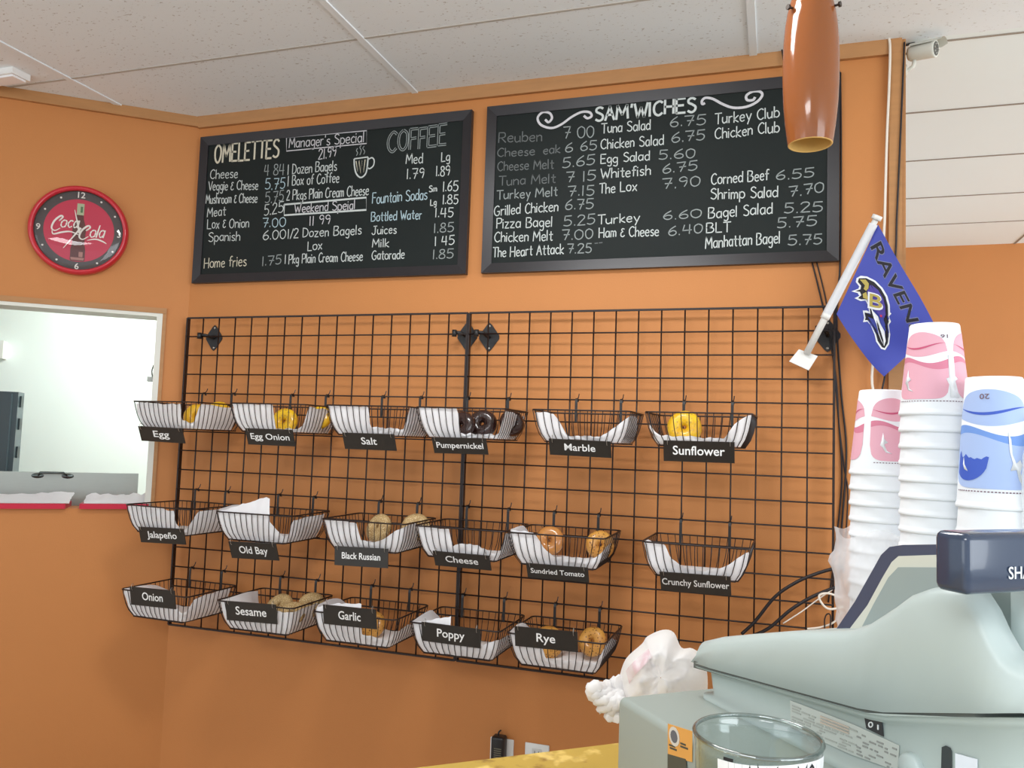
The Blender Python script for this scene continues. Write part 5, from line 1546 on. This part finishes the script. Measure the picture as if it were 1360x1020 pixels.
def cup_stack(px, py_top, dep, rb, rl, h, pitch, cols, txt, where, turn, proto_pair, desc):
    top_ = at_d(px, py_top, dep)
    n_ = int(round((top_.z - h - CT_Z) / pitch)) + 1
    pit = (top_.z - h - CT_Z - .0) / (n_ - 1)
    ang = math.atan2(CAM.y - top_.y, CAM.x - top_.x) + math.pi / 2 + turn
    for i in range(n_):
        base = proto_pair[0] if i == 0 else proto_pair[1]
        o = base.copy(); COL.objects.link(o)
        o.location = (top_.x, top_.y, top_.z - h - i * pit)
        o.rotation_euler = (0, 0, ang + (0 if i == 0 else random.uniform(-.3, .3)))
        if i == 0: lab = 'upside-down foam cup with %s print, topmost of %s' % (desc, where)
        else: lab = 'white foam cup, %s from the top of %s' % (ordinal(i), where)
        tag(o, lab, 'cup', 'foam cups in ' + where)
    return top_
kk = 1070.5
d1, d2, d3 = 1.12, 1.215, 1.03
cupA = (cup_mesh('foam_cup', 30 * d1 / kk, 43.5 * d1 / kk, 121 * d1 / kk, PINK, '16'), cup_mesh('foam_cup', 30 * d1 / kk, 43.5 * d1 / kk, 121 * d1 / kk, PINK, '16', False))
cupB = (cup_mesh('foam_cup', 33.5 * d3 / kk, 46 * d3 / kk, 172 * d3 / kk, BLUE, '20'), cup_mesh('foam_cup', 33.5 * d3 / kk, 46 * d3 / kk, 172 * d3 / kk, BLUE, '20', False))
sA_ = cup_stack(1241, 432, d1, 30 * d1 / kk, 43.5 * d1 / kk, 121 * d1 / kk, 21.8 * d1 / kk, PINK, '16', 'the tall pink stack', -.05, cupA, 'pink wave')
sL_ = cup_stack(1171, 519, d2, 27.5 * d2 / kk, 43 * d2 / kk, 121 * d1 / kk, 20.5 * d2 / kk, PINK, '16', 'the low pink stack half in plastic', .95, cupA, 'pink wave')
sB_ = cup_stack(1320, 502, d3, 33.5 * d3 / kk, 46 * d3 / kk, 172 * d3 / kk, 34 * d3 / kk, BLUE, '20', 'the blue stack', 0, cupB, 'blue wave')
for o in cupA + cupB: bpy.data.objects.remove(o)
# clear plastic sleeve around the low stack
m = mesh(sheet_mat('sleeve_film', (250, 250, 252), .5, .15, .5, .8), True)
rows = []
for i in range(30):
    z = CT_Z + .004 + (sL_.z - .215 - CT_Z) * i / 29
    row = []
    for j in range(64):
        a = 2 * math.pi * j / 64
        bul = .010 * math.exp(-((z - 1.27) / .035) ** 2) + .006
        r_ = 43 * d2 / kk + .002 + bul * (1 + .8 * noise.noise(Vector((math.cos(a) * 2, math.sin(a) * 2, z * 22)))) + .006 * noise.noise(Vector((math.cos(a) * 5, math.sin(a) * 5, z * 50))) + .003
        r_ = max(r_, 43 * d2 / kk + .0015)
        zz = z + (.02 * noise.noise(Vector((a * 1.2, 3, 1))) if i > 26 else 0)
        row.append(Vector((sL_.x + r_ * math.cos(a), sL_.y + r_ * math.sin(a), zz)))
    rows.append(row)
m.grid(rows, True)
tag(m.build('plastic_sleeve'), 'crinkled clear plastic bag pulled around the low pink cup stack', 'plastic bag')
# fourth stack, wrapped, cut off by the right edge
d4 = .985
s4 = at_d(1400, 540, d4)
m = mesh(sheet_mat('sleeve_film_bright', (244, 246, 248), .5, .15, .75, .8), True)
rows = []
for i in range(30):
    z = CT_Z + .004 + (s4.z - CT_Z) * i / 29
    rr_ = .040 if i < 24 else .040 * (1 - ((i - 23) / 6.2) ** 2)
    rows.append([Vector((s4.x + (rr_ + .005 * noise.noise(Vector((math.cos(j * .196) * 3, math.sin(j * .196) * 3, z * 30)))) * math.cos(j * math.pi / 16), s4.y + (rr_ + .005 * noise.noise(Vector((math.cos(j * .196) * 3, math.sin(j * .196) * 3, z * 30)))) * math.sin(j * math.pi / 16), z)) for j in range(32)])
m.grid(rows, True)
tag(m.build('plastic_sleeve'), 'white plastic sleeve of wrapped cups cut off by the right edge', 'plastic bag')

# =================================================================== OUTLETS
def outlet(q, lab):
    P = [on_y(x, y, WY) for x, y in q]
    x0, x1 = P[0].x, P[1].x; z1 = (P[0].z + P[1].z) / 2
    cx, w_ = (x0 + x1) / 2, x1 - x0; h_ = .118
    t = thing('wall_plate', (cx, WY, z1 - h_), lab, 'outlet', 'white wall plates low on the back wall')
    m = mesh(mat('plate_white', (226, 228, 226), .35), True); m.bbox((cx, WY - .003, z1 - h_ / 2), (w_, .006, h_), .0028, None, 2); m.build('cover', t)
    for dz in (.03, .088):
        m = mesh(mat('socket_white', (206, 208, 206), .4)); m.bbox((cx, WY - .0065, z1 - dz), (.034, .003, .03), .0012, None, 2)
        m.use(M_BLACKPL)
        for sx in (-.007, .007): m.box((cx + sx, WY - .0082, z1 - dz + .003), (.002, .001, .009))
        m.build('socket', t)
    return cx, z1
c1_ = outlet(((652, 978), (683, 982)), 'white wall outlet with the black adapter plugged in')
outlet(((698, 985), (730, 990)), 'bare white wall plate to the right of the plugged adapter')
ap = on_y(663, 976, WY - .03)
t = thing('power_adapter', (ap.x, WY - .01, ap.z - .10), 'black power adapter plugged into the low wall outlet', 'adapter')
m = mesh(M_BLACKPL, True); m.bbox((ap.x, WY - .0285, ap.z - .05), (.047, .04, .095), .008, None, 3); m.build('case', t)
m = mesh(mat('adapter_print', (110, 106, 90), .5))
for r_ in range(5): m.box((ap.x + .002, WY - .0490, ap.z - .04 - r_ * .007), (.026, .0006, .003))
m.build('printed_label', t)
m = mesh(M_BLACKPL, True); m.tube(catmull([(ap.x - .002, WY - .03, ap.z - .006), (ap.x - .002, WY - .03, ap.z + .008), (ap.x + .002, WY - .02, ap.z + .012)], 4), .003, 6); m.build('cord', t)

# helper property used while building
for o in SC.objects:
    if '_base' in o: del o['_base']
